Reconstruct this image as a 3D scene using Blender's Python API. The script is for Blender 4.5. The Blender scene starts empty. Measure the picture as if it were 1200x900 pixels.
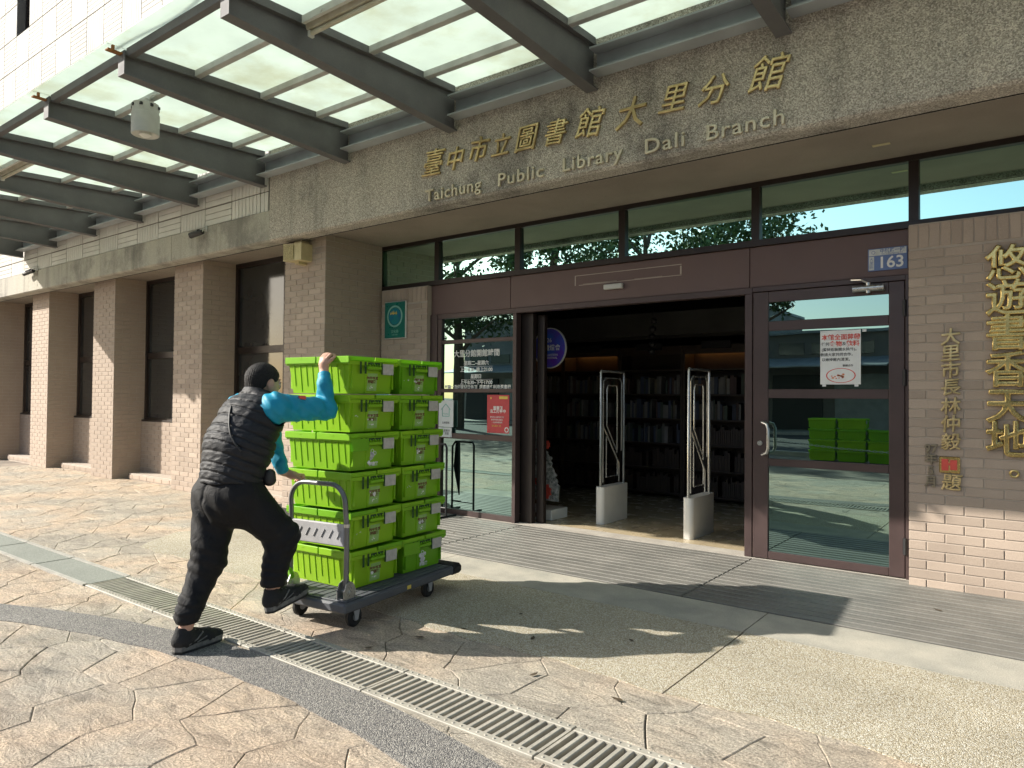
import bpy, math, random
import numpy as np
from math import sin, cos, pi, radians, sqrt, atan2
from mathutils import Matrix, Vector
random.seed(7); np.random.seed(7)
sc = bpy.context.scene
COL = sc.collection

# ------------------------------------------------------------------ camera
H = 1.42
yaw, pitch, roll = radians(37.12), radians(1.0425), radians(-.4943)
fwd = Vector((-sin(yaw)*cos(pitch), cos(yaw)*cos(pitch), sin(pitch)))
right = Vector((cos(yaw), sin(yaw), 0)); down = -right.cross(fwd)
rr = cos(roll)*right + sin(roll)*down; dd = -sin(roll)*right + cos(roll)*down
cam = bpy.data.cameras.new('camera'); cam.sensor_width = 36; cam.lens = 36*832/1200
cam.clip_start = .05; cam.clip_end = 2000
co = bpy.data.objects.new('camera', cam); COL.objects.link(co)
m = Matrix((( rr.x, -dd.x, -fwd.x, 0), (rr.y, -dd.y, -fwd.y, 0), (rr.z, -dd.z, -fwd.z, H), (0, 0, 0, 1)))
co.matrix_world = m; sc.camera = co

# ------------------------------------------------------------------ light
LD = Vector((1.5, .97, -1.0)).normalized()          # direction the sunlight travels
world = bpy.data.worlds.new('World'); sc.world = world; world.use_nodes = True
nt = world.node_tree; bg = nt.nodes['Background']
sky = nt.nodes.new('ShaderNodeTexSky'); sky.sky_type = 'NISHITA'; sky.sun_disc = False
sky.sun_elevation = math.asin(-LD.z); sky.sun_rotation = atan2(-LD.x, -LD.y)
sky.air_density = 1.0; sky.dust_density = 1.5; sky.ozone_density = 1.2
nt.links.new(sky.outputs[0], bg.inputs[0]); bg.inputs[1].default_value = .105
sl = bpy.data.lights.new('sun', 'SUN'); sl.energy = 4.8; sl.angle = radians(.5); sl.color = (1, .94, .84)
so = bpy.data.objects.new('sun', sl); COL.objects.link(so)
so.rotation_euler = LD.to_track_quat('-Z', 'Y').to_euler(); so.location = (-10, -8, 12)
sc.view_settings.view_transform = 'Standard'; sc.view_settings.look = 'None'
sc.view_settings.exposure = 1.0; sc.view_settings.gamma = 1
sc.cycles.max_bounces = 8; sc.cycles.glossy_bounces = 4; sc.cycles.transmission_bounces = 6
sc.cycles.transparent_max_bounces = 12; sc.cycles.use_denoising = True
sc.cycles.sample_clamp_indirect = 6

# ------------------------------------------------------------------ materials
def node_math(n, l, op, a, b=None, c=None):
    q = n.new('ShaderNodeMath'); q.operation = op
    for i, v in enumerate((a, b, c)):
        if v is None: continue
        if isinstance(v, (int, float)): q.inputs[i].default_value = v
        else: l.new(v, q.inputs[i])
    return q.outputs[0]
def ramp(n, l, src, stops):
    r = n.new('ShaderNodeValToRGB'); l.new(src, r.inputs[0]); cr = r.color_ramp
    while len(cr.elements) < len(stops): cr.elements.new(.5)
    for e, (p, c) in zip(cr.elements, stops):
        e.position = p; e.color = (*c, 1) if len(c) == 3 else c
    return r.outputs[0]
def mixc(n, l, fac, a, b, mode='MIX'):
    q = n.new('ShaderNodeMix'); q.data_type = 'RGBA'; q.blend_type = mode
    for s, v in ((q.inputs[0], fac), (q.inputs[6], a), (q.inputs[7], b)):
        if isinstance(v, (int, float)): s.default_value = v
        elif isinstance(v, tuple): s.default_value = (*v, 1)
        else: l.new(v, s)
    return q.outputs[2]
def noise(n, l, scale, detail=4, rough=.55, vec=None, dist=0):
    t = n.new('ShaderNodeTexNoise'); t.inputs['Scale'].default_value = scale
    t.inputs['Detail'].default_value = detail; t.inputs['Roughness'].default_value = rough
    t.inputs['Distortion'].default_value = dist
    if vec is not None: l.new(vec, t.inputs['Vector'])
    return t.outputs[0]
def mapping(n, l, vec, scale=(1, 1, 1), rot=(0, 0, 0)):
    q = n.new('ShaderNodeMapping'); q.inputs['Scale'].default_value = scale; q.inputs['Rotation'].default_value = rot
    l.new(vec, q.inputs['Vector']); return q.outputs[0]
def newmat(name):
    m = bpy.data.materials.new(name); m.use_nodes = True
    n, l = m.node_tree.nodes, m.node_tree.links
    g = n.new('ShaderNodeNewGeometry')
    return m, n, l, n['Principled BSDF'], g.outputs['Position']
def mat(name, c, c2=None, sc_=6, rough=.6, metal=0, bump=0, bs=60, rnd=0, spec=.5, det=5, fine=0, coat=0):
    """plain painted / moulded surface: base colour c drifting to c2, fine relief, per-object random value"""
    m, n, l, P, pos = newmat(name)
    P.inputs['Roughness'].default_value = rough; P.inputs['Metallic'].default_value = metal
    P.inputs['Specular IOR Level'].default_value = spec; P.inputs['Coat Weight'].default_value = coat
    c2 = c2 or tuple(v*.8 for v in c)
    col = mixc(n, l, ramp(n, l, noise(n, l, sc_, det, vec=pos), [(.35, (0, 0, 0)), (.65, (1, 1, 1))]), c, c2)
    if fine:
        f = ramp(n, l, noise(n, l, bs*2, 3, vec=pos), [(.3, (1-fine,)*3), (.7, (1+fine,)*3)])
        col = mixc(n, l, 1.0, col, f, 'MULTIPLY')
    if rnd:
        oi = n.new('ShaderNodeObjectInfo')
        f = node_math(n, l, 'MULTIPLY_ADD', oi.outputs['Random'], rnd*2, 1-rnd)
        hs = n.new('ShaderNodeHueSaturation'); l.new(col, hs.inputs['Color']); l.new(f, hs.inputs['Value']); col = hs.outputs[0]
    l.new(col, P.inputs['Base Color'])
    if bump:
        b = n.new('ShaderNodeBump'); b.inputs['Strength'].default_value = bump; b.inputs['Distance'].default_value = .004
        l.new(noise(n, l, bs, 5, vec=pos), b.inputs['Height']); l.new(b.outputs[0], P.inputs['Normal'])
    rv = node_math(n, l, 'MULTIPLY_ADD', noise(n, l, sc_*3, 4, vec=pos), .25, rough-.12)
    l.new(rv, P.inputs['Roughness'])
    return m
def mat_aggregate(name, cols, scale=150, stain=(.8, 1.1), bump=.6, big=1.2, rough=.85):
    m, n, l, P, pos = newmat(name); P.inputs['Roughness'].default_value = rough
    v = n.new('ShaderNodeTexVoronoi'); v.inputs['Scale'].default_value = scale; l.new(pos, v.inputs['Vector'])
    sp = n.new('ShaderNodeSeparateColor'); l.new(v.outputs['Color'], sp.inputs[0])
    k = len(cols)
    c = ramp(n, l, sp.outputs[0], [(i/(k-1), x) for i, x in enumerate(cols)])
    e = ramp(n, l, v.outputs['Distance'], [(.0, (1.1,)*3), (.75, (.62,)*3)])
    c = mixc(n, l, 1.0, c, e, 'MULTIPLY')
    s = ramp(n, l, noise(n, l, big, 6, .6, vec=pos), [(.3, (stain[0],)*3), (.7, (stain[1],)*3)])
    c = mixc(n, l, 1.0, c, s, 'MULTIPLY'); l.new(c, P.inputs['Base Color'])
    b = n.new('ShaderNodeBump'); b.inputs['Strength'].default_value = bump; b.inputs['Distance'].default_value = .006; b.invert = True
    l.new(v.outputs['Distance'], b.inputs['Height']); l.new(b.outputs[0], P.inputs['Normal'])
    return m
def mat_stone(name):
    m, n, l, P, pos = newmat(name); P.inputs['Roughness'].default_value = .8
    oi = n.new('ShaderNodeObjectInfo')
    big = noise(n, l, .55, 4, .55, vec=pos)
    c = ramp(n, l, big, [(.26, (.31, .285, .24)), (.42, (.36, .32, .26)), (.54, (.46, .36, .265)), (.66, (.37, .34, .285)), (.8, (.44, .35, .265))])
    st = mapping(n, l, pos, (2.6, 6, 3), (0, 0, .5))
    mid = noise(n, l, 1.7, 10, .72, vec=st, dist=1.2)
    c = mixc(n, l, 1.0, c, ramp(n, l, mid, [(.32, (.55, .54, .53)), (.46, (.95, .95, .95)), (.6, (1.15, 1.13, 1.1)), (.72, (1.4, 1.38, 1.32))]), 'MULTIPLY')
    fine = noise(n, l, 90, 6, .75, vec=pos)
    c = mixc(n, l, 1.0, c, ramp(n, l, fine, [(.34, (.5,)*3), (.5, (1,)*3), (.64, (1.6,)*3)]), 'MULTIPLY')
    dk = ramp(n, l, noise(n, l, 3.4, 9, .7, vec=pos, dist=.6), [(.56, (1, 1, 1)), (.72, (.62, .60, .58))]); c = mixc(n, l, .8, c, dk, 'MULTIPLY')
    f = node_math(n, l, 'MULTIPLY_ADD', oi.outputs['Random'], .22, .9)
    hs = n.new('ShaderNodeHueSaturation'); l.new(c, hs.inputs['Color']); l.new(f, hs.inputs['Value']); l.new(hs.outputs[0], P.inputs['Base Color'])
    hgt = node_math(n, l, 'ADD', node_math(n, l, 'MULTIPLY', mid, 2.2), node_math(n, l, 'MULTIPLY', fine, .5))
    b = n.new('ShaderNodeBump'); b.inputs['Strength'].default_value = .9; b.inputs['Distance'].default_value = .012
    l.new(hgt, b.inputs['Height']); l.new(b.outputs[0], P.inputs['Normal'])
    return m
def mat_reflect(name, tint, dark, fac=.5, trans=.15):
    """solar glass: tinted mirror coating over a dark body that lets a little light through"""
    m, n, l, P, pos = newmat(name); out = n['Material Output']; n.remove(P)
    g = n.new('ShaderNodeBsdfGlossy'); g.inputs['Color'].default_value = (*tint, 1); g.inputs['Roughness'].default_value = .0
    b = n.new('ShaderNodeBump'); b.inputs['Strength'].default_value = .04; b.inputs['Distance'].default_value = .01
    l.new(noise(n, l, 1.6, 2, vec=pos), b.inputs['Height']); l.new(b.outputs[0], g.inputs['Normal'])
    t = n.new('ShaderNodeBsdfTransparent'); t.inputs['Color'].default_value = (*[trans*v for v in tint], 1)
    d = n.new('ShaderNodeBsdfDiffuse'); d.inputs['Color'].default_value = (*dark, 1)
    x1 = n.new('ShaderNodeMixShader'); x1.inputs[0].default_value = .35; l.new(t.outputs[0], x1.inputs[1]); l.new(d.outputs[0], x1.inputs[2])
    x2 = n.new('ShaderNodeMixShader'); x2.inputs[0].default_value = fac; l.new(x1.outputs[0], x2.inputs[1]); l.new(g.outputs[0], x2.inputs[2])
    l.new(x2.outputs[0], out.inputs[0]); return m
def mat_translucent(name, c, fac=.6, rough=.4, dirt=None, gl=.06, rnd=0):
    m, n, l, P, pos = newmat(name); out = n['Material Output']
    P.inputs['Roughness'].default_value = rough
    col = mixc(n, l, ramp(n, l, noise(n, l, 2.5, 5, vec=pos), [(.35, (0, 0, 0)), (.7, (1, 1, 1))]), c, tuple(v*.9 for v in c))
    if dirt:
        dn = ramp(n, l, noise(n, l, 1.1, 7, .65, vec=pos), [(.50, (0, 0, 0)), (.80, (1, 1, 1))])
        col = mixc(n, l, dn, col, dirt)
    if rnd:
        oi = n.new('ShaderNodeObjectInfo'); hs = n.new('ShaderNodeHueSaturation'); l.new(col, hs.inputs['Color'])
        l.new(node_math(n, l, 'MULTIPLY_ADD', oi.outputs['Random'], rnd*2, 1-rnd), hs.inputs['Value']); l.new(node_math(n, l, 'MULTIPLY_ADD', oi.outputs['Random'], -.03, .512), hs.inputs['Hue'])
        sc_ = ramp(n, l, noise(n, l, 22, 8, .8, vec=pos), [(.60, (0, 0, 0)), (.74, (1, 1, 1))])
        col = mixc(n, l, node_math(n, l, 'MULTIPLY', sc_, .35), hs.outputs[0], (.45, .60, .25))
    l.new(col, P.inputs['Base Color'])
    t = n.new('ShaderNodeBsdfTranslucent'); l.new(col, t.inputs[0])
    x = n.new('ShaderNodeMixShader'); x.inputs[0].default_value = fac
    l.new(P.outputs[0], x.inputs[1]); l.new(t.outputs[0], x.inputs[2]); l.new(x.outputs[0], out.inputs[0]); return m
def mat_emit(name, c, s):
    m, n, l, P, pos = newmat(name)
    P.inputs['Base Color'].default_value = (*c, 1); P.inputs['Emission Color'].default_value = (*c, 1); P.inputs['Emission Strength'].default_value = s
    return m
def mat_fabric(name, c, rough=.8, wr=.5, scale=14, stretch=(1, 1, 2.5), spec=.3, sheen=.0):
    m, n, l, P, pos = newmat(name); P.inputs['Specular IOR Level'].default_value = spec
    P.inputs['Roughness'].default_value = rough; P.inputs['Sheen Weight'].default_value = sheen
    v = mapping(n, l, pos, stretch)
    w = noise(n, l, scale, 3, .5, vec=v, dist=1.0)
    col = mixc(n, l, w, c, tuple(x*.75 for x in c)); l.new(col, P.inputs['Base Color'])
    h = node_math(n, l, 'ADD', w, node_math(n, l, 'MULTIPLY', noise(n, l, 700, 2, vec=pos), .03))
    b = n.new('ShaderNodeBump'); b.inputs['Strength'].default_value = wr; b.inputs['Distance'].default_value = .02
    l.new(h, b.inputs['Height']); l.new(b.outputs[0], P.inputs['Normal']); return m
def mat_fascia(name, gravel=True):
    m, n, l, P, pos = newmat(name); P.inputs['Roughness'].default_value = .9
    v = n.new('ShaderNodeTexVoronoi'); v.inputs['Scale'].default_value = 135 if gravel else 190; l.new(pos, v.inputs['Vector'])
    sp = n.new('ShaderNodeSeparateColor'); l.new(v.outputs['Color'], sp.inputs[0])
    if gravel:
        c = ramp(n, l, sp.outputs[0], [(0, (.24, .215, .19)), (.3, (.37, .34, .30)), (.65, (.50, .465, .415)), (1, (.70, .67, .61))])
    else:
        c = ramp(n, l, sp.outputs[0], [(0, (.31, .30, .26)), (.5, (.38, .365, .32)), (1, (.46, .44, .39))])
    drip = mapping(n, l, pos, (3, 3, .35))
    s1 = ramp(n, l, noise(n, l, 1.1, 8, .65, vec=drip), [(.31, (.55, .54, .52)), (.48, (.98, .96, .93)), (.7, (1.15, 1.13, 1.09))])
    s2 = ramp(n, l, noise(n, l, .9, 7, .7, vec=pos), [(.36, (.58, .58, .59)), (.46, (1, 1, 1)), (.60, (1.05, 1.04, 1.02)), (.70, (1.3, 1.28, 1.24))])
    c = mixc(n, l, .75 if gravel else .9, c, s1, 'MULTIPLY'); c = mixc(n, l, .9, c, s2, 'MULTIPLY'); l.new(c, P.inputs['Base Color'])
    b = n.new('ShaderNodeBump'); b.inputs['Strength'].default_value = .7 if gravel else .25; b.inputs['Distance'].default_value = .012; b.invert = True
    l.new(v.outputs['Distance'], b.inputs['Height']); l.new(b.outputs[0], P.inputs['Normal']); return m

MT = dict(
 brick=mat('brick_face', (.40, .323, .262), (.365, .293, .238), 3, .8, bump=.4, bs=120, rnd=.11, fine=.16, spec=.25),
 mortar=mat('mortar', (.43, .37, .31), (.38, .325, .275), 8, .9, bump=.3),
 tile=mat('ribbed_tile', (.66, .635, .59), (.58, .56, .52), 2.0, .9, rnd=.05, fine=.05, spec=.12),
 tilejoint=mat('tile_joint', (.22, .20, .175), None, 6, .9),
 gravel=mat_fascia('washed_gravel_fascia', True),
 concrete=mat_fascia('stained_concrete_band', False),
 soffit=mat('soffit_render', (.29, .245, .20), (.23, .195, .16), 1.4, .9, bump=.8, bs=160, fine=.35),
 steel=mat('grey_painted_steel', (.145, .142, .146), (.115, .113, .117), 2.5, .68, bump=.08, bs=30, rnd=.05, spec=.25, fine=.05),
 purlin=mat('light_grey_steel', (.50, .50, .49), (.38, .38, .37), 5, .5),
 channel=mat('bluish_grey_channel', (.38, .41, .44), (.31, .33, .35), 3, .45),
 canopy=mat_translucent('frosted_canopy_glass', (.76, .84, .78), .80, .3, (.55, .56, .42)),
 brown=mat('brown_aluminium', (.072, .047, .045), (.060, .040, .038), 4, .38, metal=.15, rnd=.03),
 dkbrown=mat('dark_bronze_frame', (.028, .019, .016), None, 4, .4, metal=.2),
 panelb=mat('brown_header_panel', (.125, .078, .070), (.11, .068, .062), 1.5, .5),
 glass=mat_reflect('green_solar_glass', (.66, 1.0, .88), (.02, .03, .022), .9, .12),
 glassdoor=mat_reflect('door_solar_glass', (.50, .72, .66), (.010, .018, .016), .56, .12),
 glassdk=mat('dim_window_glass', (.045, .047, .045), (.03, .03, .03), 1, .08, spec=.7),
 green=mat_translucent('green_crate_plastic', (.29, .62, .02), .34, .42, rnd=.10),
 greendk=mat('slot_shade_green', (.018, .07, .010), None, 4, .7),  # dark green painted in for the shade inside the crate slots
 tag=mat('grey_white_tag', (.50, .48, .44), (.40, .38, .35), 30, .6),
 white=mat('white_print', (.78, .78, .76), (.7, .7, .68), 40, .6),
 olive=mat('faded_sticker', (.30, .50, .16), (.26, .44, .12), 30, .6),
 maroon=mat('dark_red_print', (.16, .05, .02), None, 9, .7),
 gold=mat('gold_letter', (.66, .50, .20), (.50, .37, .14), 14, .26, metal=.9, spec=.6),
 goldsm=mat('aged_gold_letter', (.68, .54, .28), (.50, .38, .18), 14, .32, metal=.7, spec=.6),
 brass=mat('tarnished_gold_letter', (.62, .56, .42), (.50, .44, .32), 14, .4, metal=.35, spec=.6),
 bronze=mat('dull_bronze_letter', (.26, .22, .15), (.20, .17, .12), 14, .5, metal=.4),
 platform=mat('grey_trolley_plastic', (.085, .09, .10), (.07, .075, .085), 5, .6, fine=.06),
 tube=mat('grey_steel_tube', (.17, .175, .18), (.14, .145, .15), 5, .35, metal=.5),
 board=mat('light_grey_board', (.36, .36, .37), (.30, .30, .31), 12, .55),
 rubber=mat('black_rubber', (.012, .012, .012), None, 12, .7),
 metal=mat('brushed_metal', (.55, .55, .54), (.45, .45, .44), 20, .3, metal=.9),
 grate=mat('cream_drain_plastic', (.40, .375, .315), (.30, .28, .235), 6, .6, fine=.08),
 graterim=mat('drain_rim', (.40, .385, .34), (.32, .305, .27), 6, .8, fine=.15),
 cover=mat_aggregate('drain_cover_concrete', [(.22, .235, .20), (.30, .32, .28), (.37, .38, .33)], 220, (.85, 1.1), .3),
 dark=mat('painted_shade_black', (.012, .011, .010), None, 3, .9),  # near-black painting the shade of the drain bottom and soffit groove
 stone=mat_stone('stamped_stone'),
 joint=mat('stone_joint', (.11, .09, .07), (.30, .25, .20), 1.3, .95, bump=.5, fine=.15),
 band=mat_aggregate('grey_washed_aggregate', [(.10, .10, .10), (.20, .19, .18), (.30, .28, .25), (.42, .40, .36)], 170, (.85, 1.12), .7),
 agg=mat_aggregate('cream_washed_aggregate', [(.30, .24, .15), (.47, .41, .29), (.58, .52, .39), (.74, .72, .64)], 185, (.82, 1.12), .6),
 strip=mat('smooth_concrete_strip', (.43, .40, .335), (.30, .29, .25), 3.2, .85, bump=.5, bs=90, fine=.3, det=12),
 slat=mat('aluminium_mat_slat', (.215, .205, .185), (.165, .16, .145), 3, .55, metal=.15, rnd=.06, fine=.12),
 slatgap=mat('mat_groove', (.03, .028, .025), None, 3, .9),
 curb=mat('pale_sill_concrete', (.42, .39, .34), (.34, .31, .27), 5, .8, fine=.1),
 asphalt=mat_aggregate('asphalt', [(.03, .03, .03), (.055, .055, .055), (.08, .08, .078)], 90, (.85, 1.1), .4),
 floor=mat('beige_floor_tile', (.50, .41, .27), (.42, .34, .22), 2, .25, rnd=.04),
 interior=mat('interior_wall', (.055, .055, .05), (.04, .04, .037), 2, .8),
 wood=mat('dark_shelf_wood', (.055, .035, .022), (.04, .026, .018), 6, .5),
 warm=mat_emit('warm_strip', (1, .50, .14), 1.1),
 gateb=mat('white_gate_pedestal', (.80, .79, .74), (.74, .73, .68), 5, .4),
 acryl=mat('clear_gate_edge', (.50, .50, .46), (.4, .4, .36), 9, .2, metal=.5, spec=.8),
 acryldk=mat('smoked_gate_panel', (.03, .03, .028), None, 5, .15, spec=.8),
 black=mat('matt_black', (.015, .015, .016), None, 10, .5),
 cable=mat('grey_cable', (.16, .16, .165), None, 9, .6),
 rust=mat('rust', (.30, .13, .03), (.20, .09, .03), 20, .9),
 lamp=mat('white_lamp_housing', (.55, .55, .52), (.48, .48, .45), 9, .7, spec=.3),
 tubeold=mat('yellowed_lamp_casing', (.52, .50, .42), (.42, .38, .28), 9, .5),
 cream=mat('cream_speaker', (.55, .47, .27), (.48, .40, .22), 9, .6, fine=.1),
 signgreen=mat('green_enamel', (.01, .17, .13), (.01, .14, .11), 6, .3),
 signgreenlt=mat('pale_green_print', (.25, .50, .44), None, 6, .4),
 yellow=mat('yellow_print', (.8, .6, .1), None, 6, .5),
 blueprint=mat('blue_plate', (.11, .17, .36), (.10, .15, .32), 6, .4),
 platewhite=mat('plate_white', (.60, .62, .60), None, 20, .5),
 paper=mat('paper', (.72, .74, .74), (.66, .68, .68), 12, .7),
 redprint=mat('red_print', (.62, .08, .06), (.55, .07, .05), 12, .6),
 blackprint=mat('black_print', (.03, .03, .03), None, 12, .6),
 redposter=mat('red_poster', (.52, .05, .055), (.46, .04, .05), 8, .5),
 purple=mat('purple_disc_print', (.13, .03, .42), (.04, .12, .55), 4.5, .5),
 skin=mat('skin', (.56, .33, .24), (.50, .28, .20), 22, .5, bump=.15, bs=200, spec=.4),
 hair=mat('black_hair', (.010, .009, .009), (.018, .016, .015), 90, .6, spec=.25, bump=1, bs=420),
 vest=mat_fabric('black_quilted_nylon', (.020, .021, .024), .62, .28, 14, (1.6, 1.6, 3), .28),
 sleeve=mat_fabric('turquoise_jacket', (.005, .29, .45), .55, .25, 10, (1, 1, 1), .35),
 trouser=mat_fabric('black_trousers', (.012, .012, .013), .75, .5, 9, (1.5, 1.5, 1.2), .25),
 shoe=mat_fabric('dark_shoe_fabric', (.022, .023, .024), .8, .3, 50, (1, 1, 1), .3),
 sole=mat('grey_shoe_sole', (.17, .17, .16), (.08, .08, .08), 40, .7),
 leaf=mat('tree_leaf', (.045, .09, .022), (.075, .12, .035), 3, .55, rnd=0),
 bark=mat('bark', (.12, .09, .065), (.08, .06, .045), 8, .9, bump=.8, bs=30),
 wallfar=mat('far_wall_render', (.30, .29, .27), (.22, .21, .2), 1, .85),
 wallfar2=mat('far_wall_tiles', (.20, .17, .15), (.16, .14, .12), 1, .8),
 roofmetal=mat('ribbed_roof_metal', (.35, .38, .40), (.26, .28, .30), 2, .5, metal=.3),
 shutter=mat('roller_shutter', (.30, .31, .31), (.24, .25, .25), 3, .5, metal=.3),
 glassfar=mat('far_window_glass', (.03, .04, .045), None, 3, .1, spec=.8),
 carpaint=mat('silver_car_paint', (.42, .44, .46), None, 2, .3, metal=.6, coat=.6),
)

# ------------------------------------------------------------------ mesh helpers
class MB:
    def __init__(s): s.v = []; s.f = []
    def add(s, vs, fs):
        k = len(s.v); s.v += [tuple(v) for v in vs]; s.f += [tuple(i+k for i in f) for f in fs]; return s
    def box(s, x0, x1, y0, y1, z0, z1):
        return s.add([(x0,y0,z0),(x1,y0,z0),(x1,y1,z0),(x0,y1,z0),(x0,y0,z1),(x1,y0,z1),(x1,y1,z1),(x0,y1,z1)],
            [(0,3,2,1),(4,5,6,7),(0,1,5,4),(1,2,6,5),(2,3,7,6),(3,0,4,7)])
    def cbox(s, x0, x1, y0, y1, z0, z1, b):
        """box whose 12 edges are chamfered by b"""
        vs = []; idx = {}
        X = (x0, x1); Y = (y0, y1); Z = (z0, z1)
        for i in (0,1):
            for j in (0,1):
                for k in (0,1):
                    sx = b if i == 0 else -b; sy = b if j == 0 else -b; sz = b if k == 0 else -b
                    for a, p in enumerate(((X[i], Y[j]+sy, Z[k]+sz), (X[i]+sx, Y[j], Z[k]+sz), (X[i]+sx, Y[j]+sy, Z[k]))):
                        idx[(i,j,k,a)] = len(vs); vs.append(p)
        g = lambda *q: idx[q]
        fs = []
        for i in (0,1):
            f = [g(i,0,0,0), g(i,1,0,0), g(i,1,1,0), g(i,0,1,0)]; fs.append(f if i == 1 else f[::-1])
            f = [g(0,i,0,1), g(0,i,1,1), g(1,i,1,1), g(1,i,0,1)]; fs.append(f if i == 1 else f[::-1])
            f = [g(0,0,i,2), g(1,0,i,2), g(1,1,i,2), g(0,1,i,2)]; fs.append(f if i == 1 else f[::-1])
        for i in (0,1):
            for j in (0,1):
                fs.append([g(i,j,0,0), g(i,j,1,0), g(i,j,1,1), g(i,j,0,1)])
                fs.append([g(i,0,j,0), g(i,1,j,0), g(i,1,j,2), g(i,0,j,2)])
                fs.append([g(0,i,j,1), g(1,i,j,1), g(1,i,j,2), g(0,i,j,2)])
                for k in (0,1): fs.append([g(i,j,k,0), g(i,j,k,1), g(i,j,k,2)])
        return s.add(vs, fs)
    def quad(s, a, b, c, d): return s.add([a,b,c,d], [(0,1,2,3)])
    def prism(s, poly, z0, z1):
        n = len(poly)
        vs = [(x,y,z0) for x,y in poly] + [(x,y,z1) for x,y in poly]
        return s.add(vs, [tuple(range(n-1,-1,-1)), tuple(range(n,2*n))] + [(i,(i+1)%n,n+(i+1)%n,n+i) for i in range(n)])
    def prism_y(s, poly, y0, y1):
        """poly in (x,z), extruded along y"""
        n = len(poly)
        vs = [(x,y0,z) for x,z in poly] + [(x,y1,z) for x,z in poly]
        return s.add(vs, [tuple(range(n)), tuple(range(2*n-1,n-1,-1))] + [(i,n+i,n+(i+1)%n,(i+1)%n) for i in range(n)])
    def prism_x(s, poly, x0, x1):
        n = len(poly)
        vs = [(x0,y,z) for y,z in poly] + [(x1,y,z) for y,z in poly]
        return s.add(vs, [tuple(range(n)), tuple(range(2*n-1,n-1,-1))] + [(i,n+i,n+(i+1)%n,(i+1)%n) for i in range(n)])
    def tube(s, pts, r, n=10, cap=True):
        pts = [Vector(p) for p in pts]; rs = r if isinstance(r, (list, tuple)) else [r]*len(pts)
        k = len(s.v); up = None
        for i, p in enumerate(pts):
            d = (pts[min(i+1, len(pts)-1)] - pts[max(i-1, 0)]).normalized()
            if up is None: up = Vector((0,0,1)) if abs(d.z) < .9 else Vector((1,0,0))
            a = d.cross(up).normalized(); b = a.cross(d).normalized(); up = b
            for j in range(n):
                t = 2*pi*j/n; q = p + (a*cos(t) + b*sin(t))*rs[i]; s.v.append(tuple(q))
        for i in range(len(pts)-1):
            for j in range(n):
                s.f.append((k+i*n+j, k+i*n+(j+1)%n, k+(i+1)*n+(j+1)%n, k+(i+1)*n+j))
        if cap:
            s.f.append(tuple(k+j for j in range(n-1,-1,-1))); e = k+(len(pts)-1)*n
            s.f.append(tuple(e+j for j in range(n)))
        return s
    def mesh(s, name='mesh'):
        me = bpy.data.meshes.new(name); me.from_pydata(s.v, [], s.f); me.validate(); me.update(); return me
def fixn(me):
    import bmesh
    b = bmesh.new(); b.from_mesh(me); bmesh.ops.recalc_face_normals(b, faces=b.faces); b.to_mesh(me); b.free(); return me
def empty(name, loc, label=None, cat=None, group=None, rot=0, kind=None):
    o = bpy.data.objects.new(name, None); COL.objects.link(o); o.location = loc; o.rotation_euler = (0, 0, rot)
    o.empty_display_size = .1
    if label: tag(o, label, cat, group)
    if kind: o['kind'] = kind
    return o
def tag(o, label=None, cat=None, group=None, kind=None):
    if label: o['label'] = label
    if cat: o['category'] = cat
    if group: o['group'] = group
    if kind: o['kind'] = kind
    return o
def ob(name, mb, material, parent=None, loc=None, world=False, smooth=False, kind=None, rot=None):
    """one mesh object. world=True: mb is in world coordinates under a parent Empty that is not rotated"""
    me = mb if isinstance(mb, bpy.types.Mesh) else fixn(mb.mesh(name))
    if material is not None and not me.materials: me.materials.append(MT[material] if isinstance(material, str) else material)
    if smooth:
        me.polygons.foreach_set('use_smooth', [True]*len(me.polygons))
        if smooth != 'all': me.set_sharp_from_angle(angle=radians(40))
    o = bpy.data.objects.new(name, me); COL.objects.link(o)
    if parent is not None:
        o.parent = parent
        if world:
            w = Vector((0,0,0)); p = parent
            while p is not None: w += Vector(p.location); p = p.parent
            o.location = -w
    if loc is not None: o.location = Vector(loc) + (Vector(o.location) if world else Vector((0,0,0)))
    if rot is not None: o.rotation_euler = rot
    if kind: o['kind'] = kind
    return o
def wloc(parent, p):
    w = Vector((0,0,0)); q = parent
    while q is not None: w += Vector(q.location); q = q.parent
    return Vector(p) - w
_tc = {}
def text_mesh(body, size, extrude=.001, bevel=0, offset=0, align='CENTER', shear=0, space=1.0, line=1.0, res=3, valign='CENTER'):
    key = (body, size, extrude, bevel, offset, align, shear, space, line, valign)
    if key in _tc: return _tc[key]
    cu = bpy.data.curves.new('lettering', 'FONT'); cu.body = body; cu.size = size; cu.extrude = extrude
    cu.bevel_depth = bevel; cu.bevel_resolution = 1 if bevel else 0; cu.offset = offset; cu.align_x = align; cu.align_y = valign
    cu.shear = shear; cu.space_character = space; cu.space_line = line; cu.resolution_u = res
    t = bpy.data.objects.new('lettering', cu); COL.objects.link(t)
    dg = bpy.context.evaluated_depsgraph_get(); dg.update()
    me = bpy.data.meshes.new_from_object(t.evaluated_get(dg)); me.name = 'lettering'
    me.materials.clear()
    bpy.data.objects.remove(t); bpy.data.curves.remove(cu); _tc[key] = me
    return me
def letters(name, body, size, material, parent, p, extrude=.001, rot=(pi/2, 0, 0), local=False, **k):
    me = text_mesh(body, size, extrude, **k)
    if me.materials and me.materials[0] != MT[material]: me = me.copy(); me.materials.clear()
    if not me.materials: me.materials.append(MT[material])
    o = bpy.data.objects.new(name, me); COL.objects.link(o); o.parent = parent
    o.location = p if local else wloc(parent, p); o.rotation_euler = rot
    return o

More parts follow.
